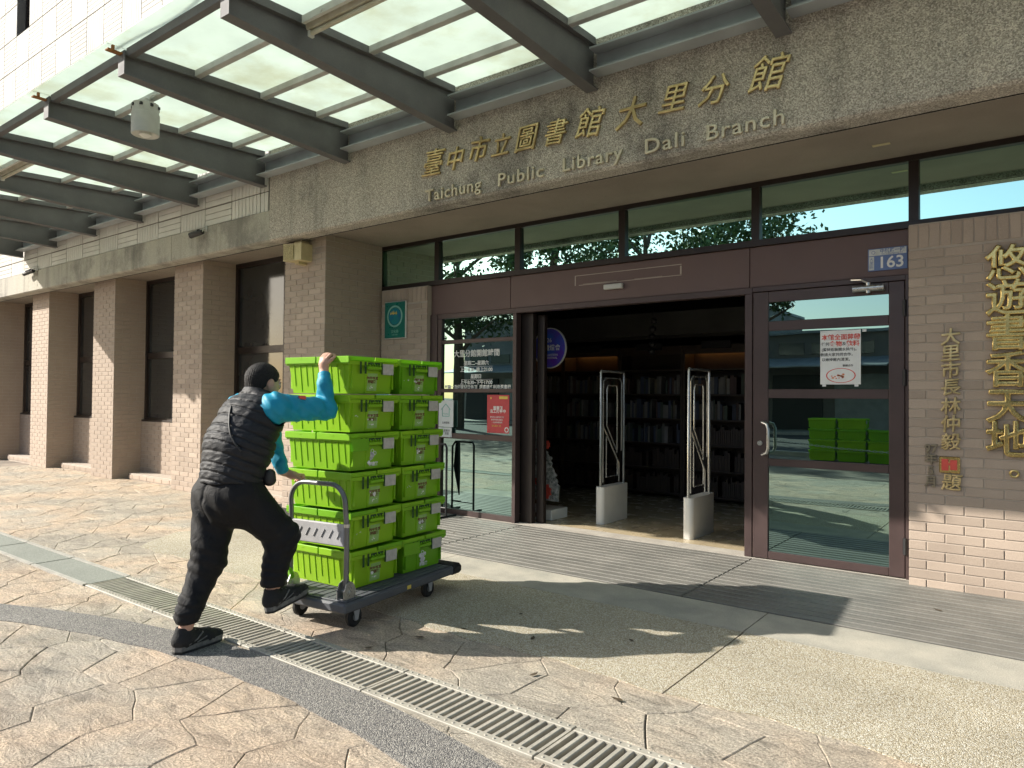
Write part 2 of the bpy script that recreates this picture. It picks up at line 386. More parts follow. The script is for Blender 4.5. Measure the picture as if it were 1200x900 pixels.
# ------------------------------------------------------------------ ground
DR0, DR1 = 2.30, 2.645          # drain channel edges in y
def struct(name, mb, material, parent=None): 
    o = ob(name, mb, material, parent); o['kind'] = 'structure'; return o
g = MB()
g.box(-60, 30, -6, DR0, -.30, -.022); g.box(-60, 30, DR1, 8, -.30, -.022)
struct('ground', g, 'joint')
r = MB(); r.box(-400, 400, -400, -6.02, -.30, -.03); struct('road', r, 'asphalt')
r = MB(); r.box(-400, -60.02, -6, 300, -.3, -.03); r.box(30.02, 400, -6, 300, -.3, -.03); r.box(-60, 30, 8.02, 300, -.3, -.03)
struct('terrain', r, 'joint')
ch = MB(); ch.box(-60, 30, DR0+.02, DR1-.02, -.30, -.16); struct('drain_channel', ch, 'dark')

# stamped stones : voronoi cells clipped to the two strips beside the drain
def clip(poly, a, b, c):        # keep a*x+b*y<=c
    out = []
    for i in range(len(poly)):
        p, q = poly[i], poly[(i+1) % len(poly)]
        dp, dq = a*p[0]+b*p[1]-c, a*q[0]+b*q[1]-c
        if dp <= 0: out.append(p)
        if dp*dq < 0:
            t = dp/(dp-dq); out.append((p[0]+(q[0]-p[0])*t, p[1]+(q[1]-p[1])*t))
    return out
def shrink(poly, e):
    cx = sum(p[0] for p in poly)/len(poly); cy = sum(p[1] for p in poly)/len(poly)
    res = list(poly)
    for i in range(len(poly)):
        p, q = poly[i], poly[(i+1) % len(poly)]
        nx, ny = q[1]-p[1], p[0]-q[0]; L = sqrt(nx*nx+ny*ny)
        if L < 1e-6: continue
        nx /= L; ny /= L
        if nx*(cx-p[0])+ny*(cy-p[1]) > 0: nx, ny = -nx, -ny
        res = clip(res, nx, ny, nx*p[0]+ny*p[1]-e)
        if len(res) < 3: return []
    return res
def wobble(poly, amp):
    out = []
    for i in range(len(poly)):
        p, q = poly[i], poly[(i+1) % len(poly)]
        L = sqrt((p[0]-q[0])**2+(p[1]-q[1])**2); k = max(1, int(L/.09))
        for j in range(k):
            t = j/k; x = p[0]+(q[0]-p[0])*t; y = p[1]+(q[1]-p[1])*t
            a = amp*sin(x*23+y*7)+amp*.6*sin(x*9-y*31)
            b = amp*sin(y*21-x*11)+amp*.6*sin(x*27+y*13)
            out.append((x+a*.9, y+b*.9))
    return out
def cells(x0, x1, y0, y1, sx, sy, rot=0):
    pts = []; j = 0
    y = y0 - 2*sy
    while y < y1 + 2*sy:
        x = x0 - 2*sx + (sx/2 if j % 2 else 0)
        while x < x1 + 2*sx:
            pts.append((x+random.uniform(-.33, .33)*sx, y+random.uniform(-.33, .33)*sy)); x += sx
        y += sy*.87; j += 1
    P = np.array(pts); out = []
    for i, (px, py) in enumerate(pts):
        if not (x0-sx < px < x1+sx and y0-sy < py < y1+sy): continue
        poly = [(px-2*sx, py-2*sy), (px+2*sx, py-2*sy), (px+2*sx, py+2*sy), (px-2*sx, py+2*sy)]
        d = (P[:, 0]-px)**2+(P[:, 1]-py)**2
        for k in np.argsort(d)[1:16]:
            qx, qy = pts[k]; a, b = qx-px, qy-py
            poly = clip(poly, a, b, (qx*qx+qy*qy-px*px-py*py)/2)
            if len(poly) < 3: break
        if len(poly) >= 3:
            for (a, b, c) in ((1, 0, x1), (-1, 0, -x0), (0, 1, y1), (0, -1, -y0)):
                poly = clip(poly, a, b, c)
                if len(poly) < 3: break
        if len(poly) >= 3: out.append(poly)
    return out
pav = empty('stone_paving', (-4, 1, 0)); pav['kind'] = 'structure'
stones = []
for (x0, x1, y0, y1) in ((-16, 1.5, -1.0, DR0), (-16, 1.5, DR1, 5.6)):
    for c in cells(x0, x1, y0, y1, .50, .36):
        cx = sum(p[0] for p in c)/len(c); cy = sum(p[1] for p in c)/len(c)
        if y0 > 2.4 and cx > -6.2 and cy > 3.55: continue      # under the aggregate walk
        dd_ = sqrt(cx*cx+cy*cy)
        # seen by the camera?
        vx = cx*right.x+cy*right.y; vz = cx*fwd.x+cy*fwd.y
        inview = vz > .5 and abs(vx/vz) < .80
        stones.append((dd_ if inview else dd_+100, c, inview))
stones.sort(key=lambda s: s[0])
rest = MB(); k = 0
for d_, c, iv in stones:
    p = shrink(c, random.choice((.0006, .001, .0018, .003)))
    if len(p) < 3: continue
    e = d_ < 8
    cx = sum(q[0] for q in p)/len(p); cy = sum(q[1] for q in p)/len(p)
    h = random.uniform(-.002, 0)
    tx, ty = random.uniform(-.002, .002), random.uniform(-.002, .002)
    if e:
        p = wobble(p, .007); q = [(cx+(a-cx)*.975, cy+(b-cy)*.975) for a, b in p]
    else: q = [(cx+(a-cx)*.96, cy+(b-cy)*.96) for a, b in p]
    n_ = len(p); vs = [(a, b, -.022) for a, b in p]+[(a, b, h-.0035) for a, b in p]+[(a, b, min(0, h+tx*(a-cx)+ty*(b-cy))) for a, b in q]
    fs = [(i, (i+1) % n_, n_+(i+1) % n_, n_+i) for i in range(n_)]+[(n_+i, n_+(i+1) % n_, 2*n_+(i+1) % n_, 2*n_+i) for i in range(n_)]+[tuple(range(2*n_, 3*n_))]
    if k < 290 and iv and d_ < 14:
        me = MB(); me.add([(x-cx, y-cy, z) for x, y, z in vs], fs)
        ob('stone', me, 'stone', pav, wloc(pav, (cx, cy, 0))); k += 1
    else: rest.add(vs, fs)
ob('stone', rest, 'stone', pav, world=True, kind='stuff')

# grey aggregate band : circular arc
bnd = MB(); cxb, cyb, R1, R0 = -3.0, -4.15, 6.46, 6.19
K = 70
arc = [(cxb+R1*cos(t), cyb+R1*sin(t)) for t in np.linspace(2.35, .95, K)]
arc0 = [(cxb+R0*cos(t)+.006*sin(t*90), cyb+R0*sin(t)+.006*sin(t*70)) for t in np.linspace(2.35, .95, K)]
arc = [(x, min(y, DR0-.001)) for x, y in arc]
for i in range(K-1): bnd.prism([arc0[i], arc0[i+1], arc[i+1], arc[i]], -.02, .004)
struct('aggregate_band', bnd, 'band')
# cream aggregate walk with a ragged lower edge and two saw-cut joints
def walk(x0, x1, left=False):
    n_ = 40; lo = []
    for i in range(n_+1):
        x = x0+(x1-x0)*i/n_; lo.append((x, 3.205+.018*sin(x*5.1)+.012*sin(x*17)))
    up = [(x1, 4.31), (x0, 4.31)]
    if left: up = [(x1, 4.31), (-6.3, 4.31), (-7.0, 4.25), (-7.15, 3.75)]; lo = [(-6.85, 3.32)]+[q for q in lo if q[0] > -6.75]
    b = MB(); b.prism(lo+up, -.02, .004); return b
aw = empty('aggregate_walk', (-3, 3.8, 0)); aw['kind'] = 'structure'
for a, b, lf in ((-6.85, -4.22, True), (-4.21, -1.49, False), (-1.48, 1.25, False), (1.26, 4, False)):
    ob('slab', walk(a, b, lf), 'agg', aw, world=True)
st = empty('concrete_strip', (-3, 4.5, 0)); st['kind'] = 'structure'
for a, b in ((-7.0, -4.22), (-4.213, -1.492), (-1.485, 1.25), (1.257, 4)):
    q = MB(); q.box(a, b, 4.312, 4.79, -.02, .006); ob('slab', q, 'strip', st, world=True)
# entrance mat of aluminium slats
mt = empty('entrance_mat', (-3, 5.5, 0), 'long grey slatted aluminium mat set in the floor before the doors', 'floor mat')
b = MB(); b.box(-8.0, 3.5, 4.793, 6.34, -.02, .002); ob('mat_base', b, 'slatgap', mt, world=True)
ns = 15; py_ = (6.335-4.80)/ns
for a, b in ((-6.9, -4.62), (-4.61, -2.105), (-2.095, .45), (.46, 3.0)):
    s_ = MB(); s_.cbox(-(b-a)/2, (b-a)/2, -py_/2+.010, py_/2-.010, -.004, .008, .003); me = fixn(s_.mesh('slat')); me.materials.append(MT['slat'])
    for i in range(ns):
        ob('slat', me, None, mt, wloc(mt, ((a+b)/2, 4.80+(i+.5)*py_, .004)))
# sills
b = MB(); b.box(-6.1, -.84, 6.342, 6.56, -.02, .012); struct('door_sill', b, 'curb')

# drain
cov = empty('drain_cover', (-12, 2.47, 0), 'solid grey concrete cover slabs over the far end of the drain', 'drain cover')
xs = -5.70
while xs > -16:
    b = MB(); b.box(xs-1.0, xs-.008, DR0+.035, DR1-.035, -.10, .002); ob('cover_slab', b, 'cover', cov, world=True)
    b = MB(); b.box(xs-1.0, xs-.008, DR0+.001, DR0+.034, -.15, .007); ob('edge_rail', b, 'graterim', cov, world=True)
    b = MB(); b.box(xs-1.0, xs-.008, DR1-.034, DR1-.001, -.15, .007); ob('edge_rail', b, 'graterim', cov, world=True)
    xs -= 1.015
bar = MB(); bar.cbox(-.0125, .0125, -.125, .125, -.022, .004, .004); barm = fixn(bar.mesh('bar')); barm.materials.append(MT['grate'])
L_ = 1.008; rail = MB()
rail.cbox(0, L_, -.1655, -.122, -.03, .006, .003); rail.cbox(0, L_, .122, .1655, -.03, .006, .003)
rail.box(0, .014, -.1215, .1215, -.03, .003); rail.box(L_-.014, L_, -.1215, .1215, -.03, .003)
for i in range(22):
    for y in (-.145, .145):
        n_ = 6; c = (.03+i*.0452, y); rail.add([(c[0]+.008*cos(2*pi*j/n_), c[1]+.007*sin(2*pi*j/n_), .0059) for j in range(n_)]+[(c[0]+.005*cos(2*pi*j/n_), c[1]+.004*sin(2*pi*j/n_), .0095) for j in range(n_)],
            [(j, (j+1) % n_, n_+(j+1) % n_, n_+j) for j in range(n_)]+[tuple(range(n_, 2*n_))])
railm = fixn(rail.mesh('rail')); railm.materials.append(MT['grate'])
names = {-1: 'cream plastic drain grate cut by the lower edge of the photo',
         0: 'cream drain grate in full sun between the lowest one and the trolley',
         1: 'cream plastic drain grate beside the near trolley wheel, crossed by shadow', 2: 'cream plastic drain grate right behind the standing shoe of the man',
         3: 'cream plastic drain grate that meets the solid cover slabs'}
for i in range(-1, 4):
    x = -1.630-1.015*i
    t = empty('drain_grate', (x, (DR0+DR1)/2, 0), names[i], 'drain grate', 'drain grates along the paving')
    x0 = -1.008
    ob('rail', railm, None, t, (x0, 0, 0))
    for j in range(21): ob('bar', barm, None, t, (x0+.053+j*.0452, 0, 0))

# ------------------------------------------------------------------ brick walls
BM, BC, BJ = .243, .0716, .0085         # brick module, course, joint
_bm = {}
def brick_mesh(w, h, vertical_face='y'):
    key = (round(w, 3), round(h, 3))
    if key not in _bm:
        b = MB(); c = .0025; d = .010
        vs = [(0, d, 0), (w, d, 0), (w, d, h), (0, d, h), (0, .002, 0), (w, .002, 0), (w, .002, h), (0, .002, h), (c, 0, c), (w-c, 0, c), (w-c, 0, h-c), (c, 0, h-c)]
        b.add(vs, [(0, 1, 5, 4), (1, 2, 6, 5), (2, 3, 7, 6), (3, 0, 4, 7), (4, 5, 9, 8), (5, 6, 10, 9), (6, 7, 11, 10), (7, 4, 8, 11), (8, 9, 10, 11)])
        me = fixn(b.mesh('brick')); me.materials.append(MT['brick']); _bm[key] = me
    return _bm[key]
def bricks(parent, x0, x1, z0, z1, y, soldier=True, objs=True, off=0, xsplit=None):
    """brick facing on a wall that faces -y; y is the face plane"""
    rest = MB(); z = z0; r = 0; top = z1-.19 if soldier else z1
    def put(x, z, w, h):
        if w < .02 or h < .015: return
        if objs and (xsplit is None or x < xsplit):
            o = bpy.data.objects.new('brick', brick_mesh(w, h)); COL.objects.link(o); o.parent = parent
            o.location = wloc(parent, (x, y+random.uniform(-.0012, .0012), z))
        else:
            rest.add([(x, y+.01, z), (x+w, y+.01, z), (x+w, y+.01, z+h), (x, y+.01, z+h), (x, y+.002, z), (x+w, y+.002, z), (x+w, y+.002, z+h), (x, y+.002, z+h),
                (x+.003, y, z+.003), (x+w-.003, y, z+.003), (x+w-.003, y, z+h-.003), (x+.003, y, z+h-.003)],
                [(0, 1, 5, 4), (1, 2, 6, 5), (2, 3, 7, 6), (3, 0, 4, 7), (4, 5, 9, 8), (5, 6, 10, 9), (6, 7, 11, 10), (7, 4, 8, 11), (8, 9, 10, 11)])
    while z < top-.02:
        h = min(BC-BJ, top-z); x = x0-(0 if r % 2 else BM/2)+off
        while x < x1:
            a, b = max(x, x0), min(x+BM-BJ, x1)
            put(a, z, b-a, h); x += BM
        z += BC; r += 1
    if soldier:
        x = x0
        while x < x1: put(x, top+BJ*.5, min(.0716-BJ, x1-x), .185-BJ); x += .0716
    if rest.f: ob('brick', rest, 'brick', parent, world=True, kind='stuff')
def bricks_x(parent, y0, y1, z0, z1, x, sgn=1):
    """joined brick facing on a side that faces +x or -x"""
    rest = MB(); z = z0; r = 0
    while z < z1-.02:
        h = min(BC-BJ, z1-z); y = y0-(0 if r % 2 else BM/2)
        while y < y1:
            a, b = max(y, y0), min(y+BM-BJ, y1)
            if b-a > .02:
                X = x; Xb = x-.01*sgn; c = .003
                rest.add([(Xb, a, z), (Xb, b, z), (Xb, b, z+h), (Xb, a, z+h), (X-.002*sgn, a, z), (X-.002*sgn, b, z), (X-.002*sgn, b, z+h), (X-.002*sgn, a, z+h),
                    (X, a+c, z+c), (X, b-c, z+c), (X, b-c, z+h-c), (X, a+c, z+h-c)],
                    [(0, 1, 5, 4), (1, 2, 6, 5), (2, 3, 7, 6), (3, 0, 4, 7), (4, 5, 9, 8), (5, 6, 10, 9), (6, 7, 11, 10), (7, 4, 8, 11), (8, 9, 10, 11)])
            y += BM
        z += BC; r += 1
    ob('brick', rest, 'brick', parent, world=True, kind='stuff')

ZS, ZI = 3.31, 3.362       # underside of the lip, recessed soffit
YP = 5.42       # pier face
# right wall with the gold characters
w = empty('brick_wall', (-.2, 6.2, 0), 'beige brick wall right of the glass door, carrying large gold characters', 'brick wall')
b = MB(); b.box(-.86, 4.0, 6.2055, 6.6, -.05, 2.775); ob('mortar_bed', b, 'mortar', w, world=True)
bricks(w, -.862, 2.2, .0, 2.775, 6.20, xsplit=.30, off=.0)
# wall left of the sidelight
w2 = empty('brick_wall', (-6.5, 6.3, 0), 'narrow beige brick wall left of the entrance with the green sign', 'brick wall')
b = MB(); b.box(-6.90, -6.085, 6.3055, 6.6, -.05, 2.78); ob('mortar_bed', b, 'mortar', w2, world=True)
bricks(w2, -6.90, -6.085, 0, 2.78, 6.30)
# piers
PR = [-6.93, -9.68, -12.42, -15.15, -17.9, -20.6]; PW = .80
pl_ = ['nearest brick pier, beside the entrance, with the cream loudspeaker at its top', 'second brick pier from the entrance, right behind the walking man',
    'third brick pier from the entrance, cut by a diagonal sunlight edge', 'fourth brick pier from the entrance, sunlit almost to its top', 'fifth brick pier from the entrance, at the left edge of the photo',
    'sixth brick pier from the entrance, outside the left edge']
for i, xr in enumerate(PR):
    yb = 6.33 if i == 0 else 5.99
    p = empty('brick_pier', (xr-PW/2, YP, 0), pl_[i], 'brick pier', 'brick piers along the library front')
    b = MB(); b.box(xr-PW+.0055, xr-.0055, YP+.0055, yb, -.05, ZI-.002); ob('pier_core', b, 'mortar', p, world=True)
    bricks(p, xr-PW, xr, .0, ZI-.004, YP, soldier=False, objs=i < 2)
    bricks_x(p, YP+.012, yb, .0, ZI-.004, xr, 1)
    bricks_x(p, YP+.012, yb, .0, ZI-.004, xr-PW, -1)
# bays between the piers : low brick wall, step and dark window
bay = [('tall dark aluminium window behind the head of the man', 'low brick wall under the window behind the walking man'), ('tall dark window between the second and third pier', 'low brick wall between the second and third pier'),
    ('narrow dark window between the third and fourth pier', 'low brick wall between the third and fourth pier'), ('sliver of dark window between the fourth and fifth pier', 'low brick wall between the fourth and fifth pier'),
    ('dark window outside the left edge, beyond the fifth pier', 'low brick wall outside the left edge, beyond the fifth pier')]
for i in range(5):
    x1 = PR[i]-PW; x0 = PR[i+1]; sill = .95 if i else .95
    lw = empty('low_brick_wall', ((x0+x1)/2, 5.88, 0), bay[i][1], 'low wall', 'low walls under the windows')
    b = MB(); b.box(x0+.002, x1-.002, 5.8855, 6.3, -.05, sill-.001); ob('wall_core', b, 'mortar', lw, world=True)
    bricks(lw, x0+.003, x1-.003, .10, sill-.003, 5.88, soldier=False, objs=False)
    b = MB(); b.cbox(x0+.22, x1-.003, 5.60, 5.879, -.05, .10, .004); ob('step', b, 'mortar', lw, world=True)
    bricks(lw, x0+.22, x1-.003, .012, .098, 5.592, soldier=False, objs=False)
    wn = empty('window', ((x0+x1)/2, 5.98, sill), bay[i][0], 'window', 'dark windows between the piers')
    fr = MB(); a, c = x0+.002, x1-.002; f_ = .065
    fr.box(a, a+f_, 5.93, 6.02, sill, ZI-.003); fr.box(c-f_, c, 5.93, 6.02, sill, ZI-.003)
    fr.box(a+f_, c-f_, 5.93, 6.02, sill, sill+.06); fr.box(a+f_, c-f_, 5.93, 6.02, ZI-.07, ZI-.003); fr.box(a+f_, c-f_, 5.94, 6.01, 2.02, 2.12)
    fr.box(a+1.18, a+1.25, 5.942, 6.008, sill+.06, 2.02); fr.box(a+1.18, a+1.25, 5.942, 6.008, 2.12, ZI-.07)
    ob('frame', fr, 'dkbrown', wn, world=True)
    for (xa, xb, tint) in ((a+f_, a+1.18, 'glassdk'), (a+1.25, c-f_, 'glass')):
        for za, zb in ((sill+.06, 2.02), (2.12, ZI-.07)):
            b = MB(); b.box(xa, xb, 5.97, 5.978, za, zb); ob('pane', b, tint, wn, world=True)
    b = MB(); b.cbox(a, c, 5.882, 5.929, sill, sill+.03, .004); ob('sill', b, 'dkbrown', wn, world=True)

# ------------------------------------------------------------------ upper facade
YF = 5.13
f = empty('entrance_fascia', (-2, 5.13, 3.3), 'wide pebbled grey concrete fascia over the doors, carrying the library name', 'concrete fascia')
b = MB(); b.prism_x([(YF, ZS+.02), (YF+.025, ZS), (YF+.22, ZS), (YF+.22, ZI), (6.6, ZI), (6.6, 5.6), (YF, 5.6)], -7.65, 4.0); ob('fascia_block', b, 'gravel', f, world=True)
b = MB(); b.box(-7.65, 4, YF+.19, YF+.204, ZS-.004, ZS-.0005); ob('groove_shade', b, 'dark', f, world=True)  # raised dark strip painted in place of the groove's shade
f2 = empty('concrete_band', (-14, 5.13, 3.3), 'stained smooth concrete band running left over the brick piers', 'concrete band')
for a, c in ((-10.02, -7.652), (-14.9, -10.03), (-19.5, -14.91), (-24, -19.51)):
    b = MB(); b.prism_x([(YF, ZS+.02), (YF+.025, ZS), (YF+.22, ZS), (YF+.22, ZI), (6.6, ZI), (6.6, 3.69), (YF, 3.69)], a, c); ob('band_segment', b, 'concrete', f2, world=True)
b = MB(); b.box(-24, -7.652, YF+.19, YF+.204, ZS-.004, ZS-.0005); ob('groove_shade', b, 'dark', f2, world=True)  # same painted groove shade, continued under the band
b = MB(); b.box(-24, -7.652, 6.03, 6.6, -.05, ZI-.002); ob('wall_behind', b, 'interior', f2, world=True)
b = MB(); b.box(-7.6, 4, YF+.225, 6.36, ZI-.003, ZI+.0); struct('ceiling_soffit', b, 'soffit')
b = MB(); b.box(-24, -7.66, YF+.225, 5.97, ZI-.003, ZI+.0); struct('ceiling_soffit', b, 'soffit')
t_ = MB(); t_.box(-1.07, -.95, 5.93, 5.975, ZI-.0055, ZI-.0035); tag(ob('tape_strip', t_, 'cream'), 'short tan strip of tape stuck to the soffit above the glass door', 'tape')
# tiled wall
tw = empty('tiled_facade', (-14, 5.15, 3.69), 'tall white tiled upper wall in a basket pattern of ribbed square panels', 'tiled wall')
b = MB(); b.box(-24, -7.652, 5.162, 6.6, 3.692, 6.535); b.box(-24, 4, 5.162, 6.6, 6.535, 8.44)
b.box(-24, -16.28, 5.162, 6.6, 8.44, 11.0); b.box(-15.62, 4, 5.162, 6.6, 8.44, 11.0); b.box(-16.28, -15.62, 5.162, 6.6, 9.75, 11.0); ob('wall_body', b, 'tilejoint', tw, world=True)
P_ = .645
def rib(vert, n=8):
    b = MB(); w = (P_-.012)/n
    for i in range(n):
        a, c = .006+i*w+.0032, .006+(i+1)*w-.0032
        if vert: b.cbox(a, c, 0, .014, .009, P_-.009, .002)
        else: b.cbox(.009, P_-.009, 0, .014, a, c, .002)
    me = fixn(b.mesh('tile')); me.materials.append(MT['tile']); return me
rv, rh = rib(True), rib(False, 8)
zr = 3.945; cnt = 0; stuff = MB()
for jz in range(-1, 10):
    z = 3.945+P_*jz
    for ix in range(-13, 27):
        x = -15.616+P_*ix*1.0
        if z < 6.5 and x < -7.70 and x+P_ > -7.652:
            b = MB(); z1_ = z+P_-.007; z0_ = max(z+.007, 3.700)
            for i in range(3):
                xa_ = x+.006+i*.079; 
                if xa_+.07 < -7.654: b.cbox(xa_+.003, xa_+.074, 5.148, 5.162, z0_, z1_, .002)
            ob('tile', b, 'tile', tw, world=True)
        if x+P_ > (-7.652 if z < 6.5 else 3.9) or x < -23: continue
        if ix == -1 and 8.4 < z < 9.7: continue
        if z > 5.3 and z < 6.5 and False: continue
        if jz == -1:      # half course above the band
            n_ = 3; b = MB()
            if (ix+jz) % 2:
                for i in range(3): b.cbox(x+.007, x+P_-.007, 5.148, 5.162, 3.700+i*.079+.004, 3.700+(i+1)*.079-.004, .002)
            else:
                for i in range(8):
                    ww = (P_-.012)/8; b.cbox(x+.006+i*ww+.004, x+.006+(i+1)*ww-.004, 5.148, 5.162, 3.702, 3.938, .002)
            ob('tile', b, 'tile', tw, world=True); continue
        vis = -18 < x < -7 and (z < 5 or (z > 6.6 and x < -9))
        o = bpy.data.objects.new('tile', rv if (ix+jz) % 2 else rh); COL.objects.link(o); o.parent = tw; o.location = wloc(tw, (x, 5.148, z))
wo = empty('window', (-15.95, 5.3, 8.44), 'small dark square window high in the white tiled wall', 'window')
b = MB(); b.box(-16.279, -15.621, 5.40, 5.44, 8.441, 9.749); ob('pane', b, 'glassdk', wo, world=True)
b = MB(); b.box(-16.279, -16.22, 5.30, 5.399, 8.441, 9.749); b.box(-15.68, -15.621, 5.30, 5.399, 8.441, 9.749); b.box(-16.219, -15.681, 5.30, 5.399, 8.441, 8.5); b.box(-16.219, -15.681, 5.30, 5.399, 9.69, 9.749); ob('frame', b, 'dkbrown', wo, world=True)
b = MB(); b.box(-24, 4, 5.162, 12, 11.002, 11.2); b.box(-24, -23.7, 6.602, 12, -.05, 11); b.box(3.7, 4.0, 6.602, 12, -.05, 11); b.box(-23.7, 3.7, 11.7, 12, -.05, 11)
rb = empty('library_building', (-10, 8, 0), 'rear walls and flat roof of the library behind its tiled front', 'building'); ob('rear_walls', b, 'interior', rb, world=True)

# ------------------------------------------------------------------ canopy
cn = empty('entrance_canopy', (-7, 3.9, 4), 'long grey steel canopy with frosted green glass panes over the forecourt', 'canopy')
BX = [-1.49-1.57*i for i in range(-2, 10)]
def yt(y): return 4.365-(5.17-y)/2.44*.11      # top of the beams
def beam(x):
    b = MB(); t = .055; tw_ = .012
    y0, y1 = 2.73, 5.128
    zb0, zb1 = 4.105, 4.01
    b.add([(x-tw_, y0, zb0), (x+tw_, y0, zb0), (x+tw_, y1, zb1), (x-tw_, y1, zb1), (x-tw_, y0, yt(y0)), (x+tw_, y0, yt(y0)), (x+tw_, y1, yt(y1)), (x-tw_, y1, yt(y1))],
        [(0,3,2,1),(4,5,6,7),(0,1,5,4),(1,2,6,5),(2,3,7,6),(3,0,4,7)])
    for (dz, z0, z1) in ((-.014, zb0, zb1), (0, yt(y0), yt(y1))):
        b.add([(x-t, y0, z0+dz), (x+t, y0, z0+dz), (x+t, y1, z1+dz), (x-t, y1, z1+dz), (x-t, y0, z0+dz+.013), (x+t, y0, z0+dz+.013), (x+t, y1, z1+dz+.013), (x-t, y1, z1+dz+.013)],
            [(0,3,2,1),(4,5,6,7),(0,1,5,4),(1,2,6,5),(2,3,7,6),(3,0,4,7)])
    b.box(x-t, x+t, y0-.012, y0-.001, zb0-.014, yt(y0)+.013)
    return b
for x in BX:
    o = ob('beam', beam(x), 'steel', cn, world=True)
    # glazing channel on top of the beam
    b = MB()
    for s_ in (-1, 1):
        y0, y1 = 2.75, 5.10; xa = x+s_*.020; xb = x+s_*.048; xa, xb = min(xa, xb), max(xa, xb); z0, z1 = yt(y0)+.014, yt(y1)+.014; h_ = .055
        b.add([(xa, y0, z0), (xb, y0, z0), (xb, y1, z1), (xa, y1, z1), (xa, y0, z0+h_), (xb, y0, z0+h_), (xb, y1, z1+h_), (xa, y1, z1+h_)],
            [(0,3,2,1),(4,5,6,7),(0,1,5,4),(1,2,6,5),(2,3,7,6),(3,0,4,7)])
    ob('glazing_channel', b, 'steel', o if False else cn, world=True)
PY_ = [2.775, 3.36, 4.03, 4.69]
for i in range(len(BX)-1):
    xa, xb = BX[i+1]+.049, BX[i]-.049
    for j, y in enumerate(PY_):
        zt = yt(y)+.066; b = MB(); hh = .075 if j == 0 else .06
        b.cbox(xa, xb, y-.03, y+.03, zt-hh, zt, .004); ob('purlin', b, 'steel' if j == 0 else 'purlin', cn, world=True)
    # panes : one per bay between purlins, laid on the purlins
    xa, xb = BX[i+1]+.006, BX[i]-.006
    ys = [2.60, 3.352, 4.022, 4.682, 5.131]
    for j in range(4):
        ya, yb = ys[j]+.004, ys[j+1]-.004; za, zb = yt(ya)+.070, yt(yb)+.070; th = .012
        b = MB(); b.add([(xa, ya, za), (xb, ya, za), (xb, yb, zb), (xa, yb, zb), (xa, ya, za+th), (xb, ya, za+th), (xb, yb, zb+th), (xa, yb, zb+th)],
            [(0,3,2,1),(4,5,6,7),(0,1,5,4),(1,2,6,5),(2,3,7,6),(3,0,4,7)]); ob('glass_pane', b, 'canopy', cn, world=True)
    # channel against the wall
    b = MB(); xa, xb = BX[i+1]+.056, BX[i]-.056
    b.box(xa, xb, 5.105, 5.127, 4.10, 4.30); b.box(xa, xb, 4.98, 5.104, 4.10, 4.114); b.box(xa, xb, 4.98, 5.104, 4.286, 4.30)
    ob('wall_channel', b, 'channel', cn, world=True)
for x in BX[1:]:
    b = MB(); b.box(x-.012, x+.012, 2.64, 2.66, yt(2.65)+.02, yt(2.65)+.066); b.box(x-.03, x+.03, 2.60, 2.716, yt(2.65)+.01, yt(2.65)+.02); ob('glass_clip', b, 'rust', cn, world=True)
# cable laid along the outer purlin
cb = MB(); pts = []
for i in range(70):
    t = i/69; x = -6.3+4.2*t; pts.append((x, 2.70-.012*sin(t*21), 4.34+.015*sin(t*9)+.02*abs(sin(t*8))))
cb.tube(pts, .010, 8)
tag(ob('cable', cb, 'cable', None, smooth=True), 'loose grey cable lying along the outer edge of the canopy', 'cable')
# can lamp
lx, ly = -6.99, 3.30
l_ = empty('can_lamp', (lx, ly, 3.93), 'white cylindrical lamp hanging under the canopy', 'lamp')
def lathe(prof, n=32, c=(0, 0, 0)):
    b = MB(); k = len(prof)
    vs = [(c[0]+r*cos(2*pi*j/n), c[1]+r*sin(2*pi*j/n), c[2]+z) for r, z in prof for j in range(n)]
    return b.add(vs, [(i*n+j, i*n+(j+1) % n, (i+1)*n+(j+1) % n, (i+1)*n+j) for i in range(k-1) for j in range(n)])
ob('housing', lathe([(.001, .02), (.07, .02), (.118, .0), (.120, .005), (.124, .005), (.126, .20), (.119, .205), (.117, .30), (.001, .302)]), 'lamp', l_, (0, 0, 0), smooth=True)
ob('bulb', lathe([(.001, -.03), (.03, -.028), (.055, -.01), (.05, .015)]), 'white', l_, (0, 0, .01), smooth=True)
b = MB()
for j in range(8):
    a = 2*pi*j/8; q = MB(); q.box(.118*cos(a)-.012, .118*cos(a)+.012, .118*sin(a)-.012, .118*sin(a)+.012, .255, .28); ob('vent_slot', q, 'black', l_)
b = MB(); b.box(-.02, .02, -.015, .015, .30, .36); b.tube([(-.05, 0, .30), (-.10, .02, .37), (-.16, .04, .36)], .008, 6); b.tube([(.05, 0, .30), (.10, .0, .36), (.16, .03, .37)], .008, 6)
ob('bracket', b, 'lamp', l_)
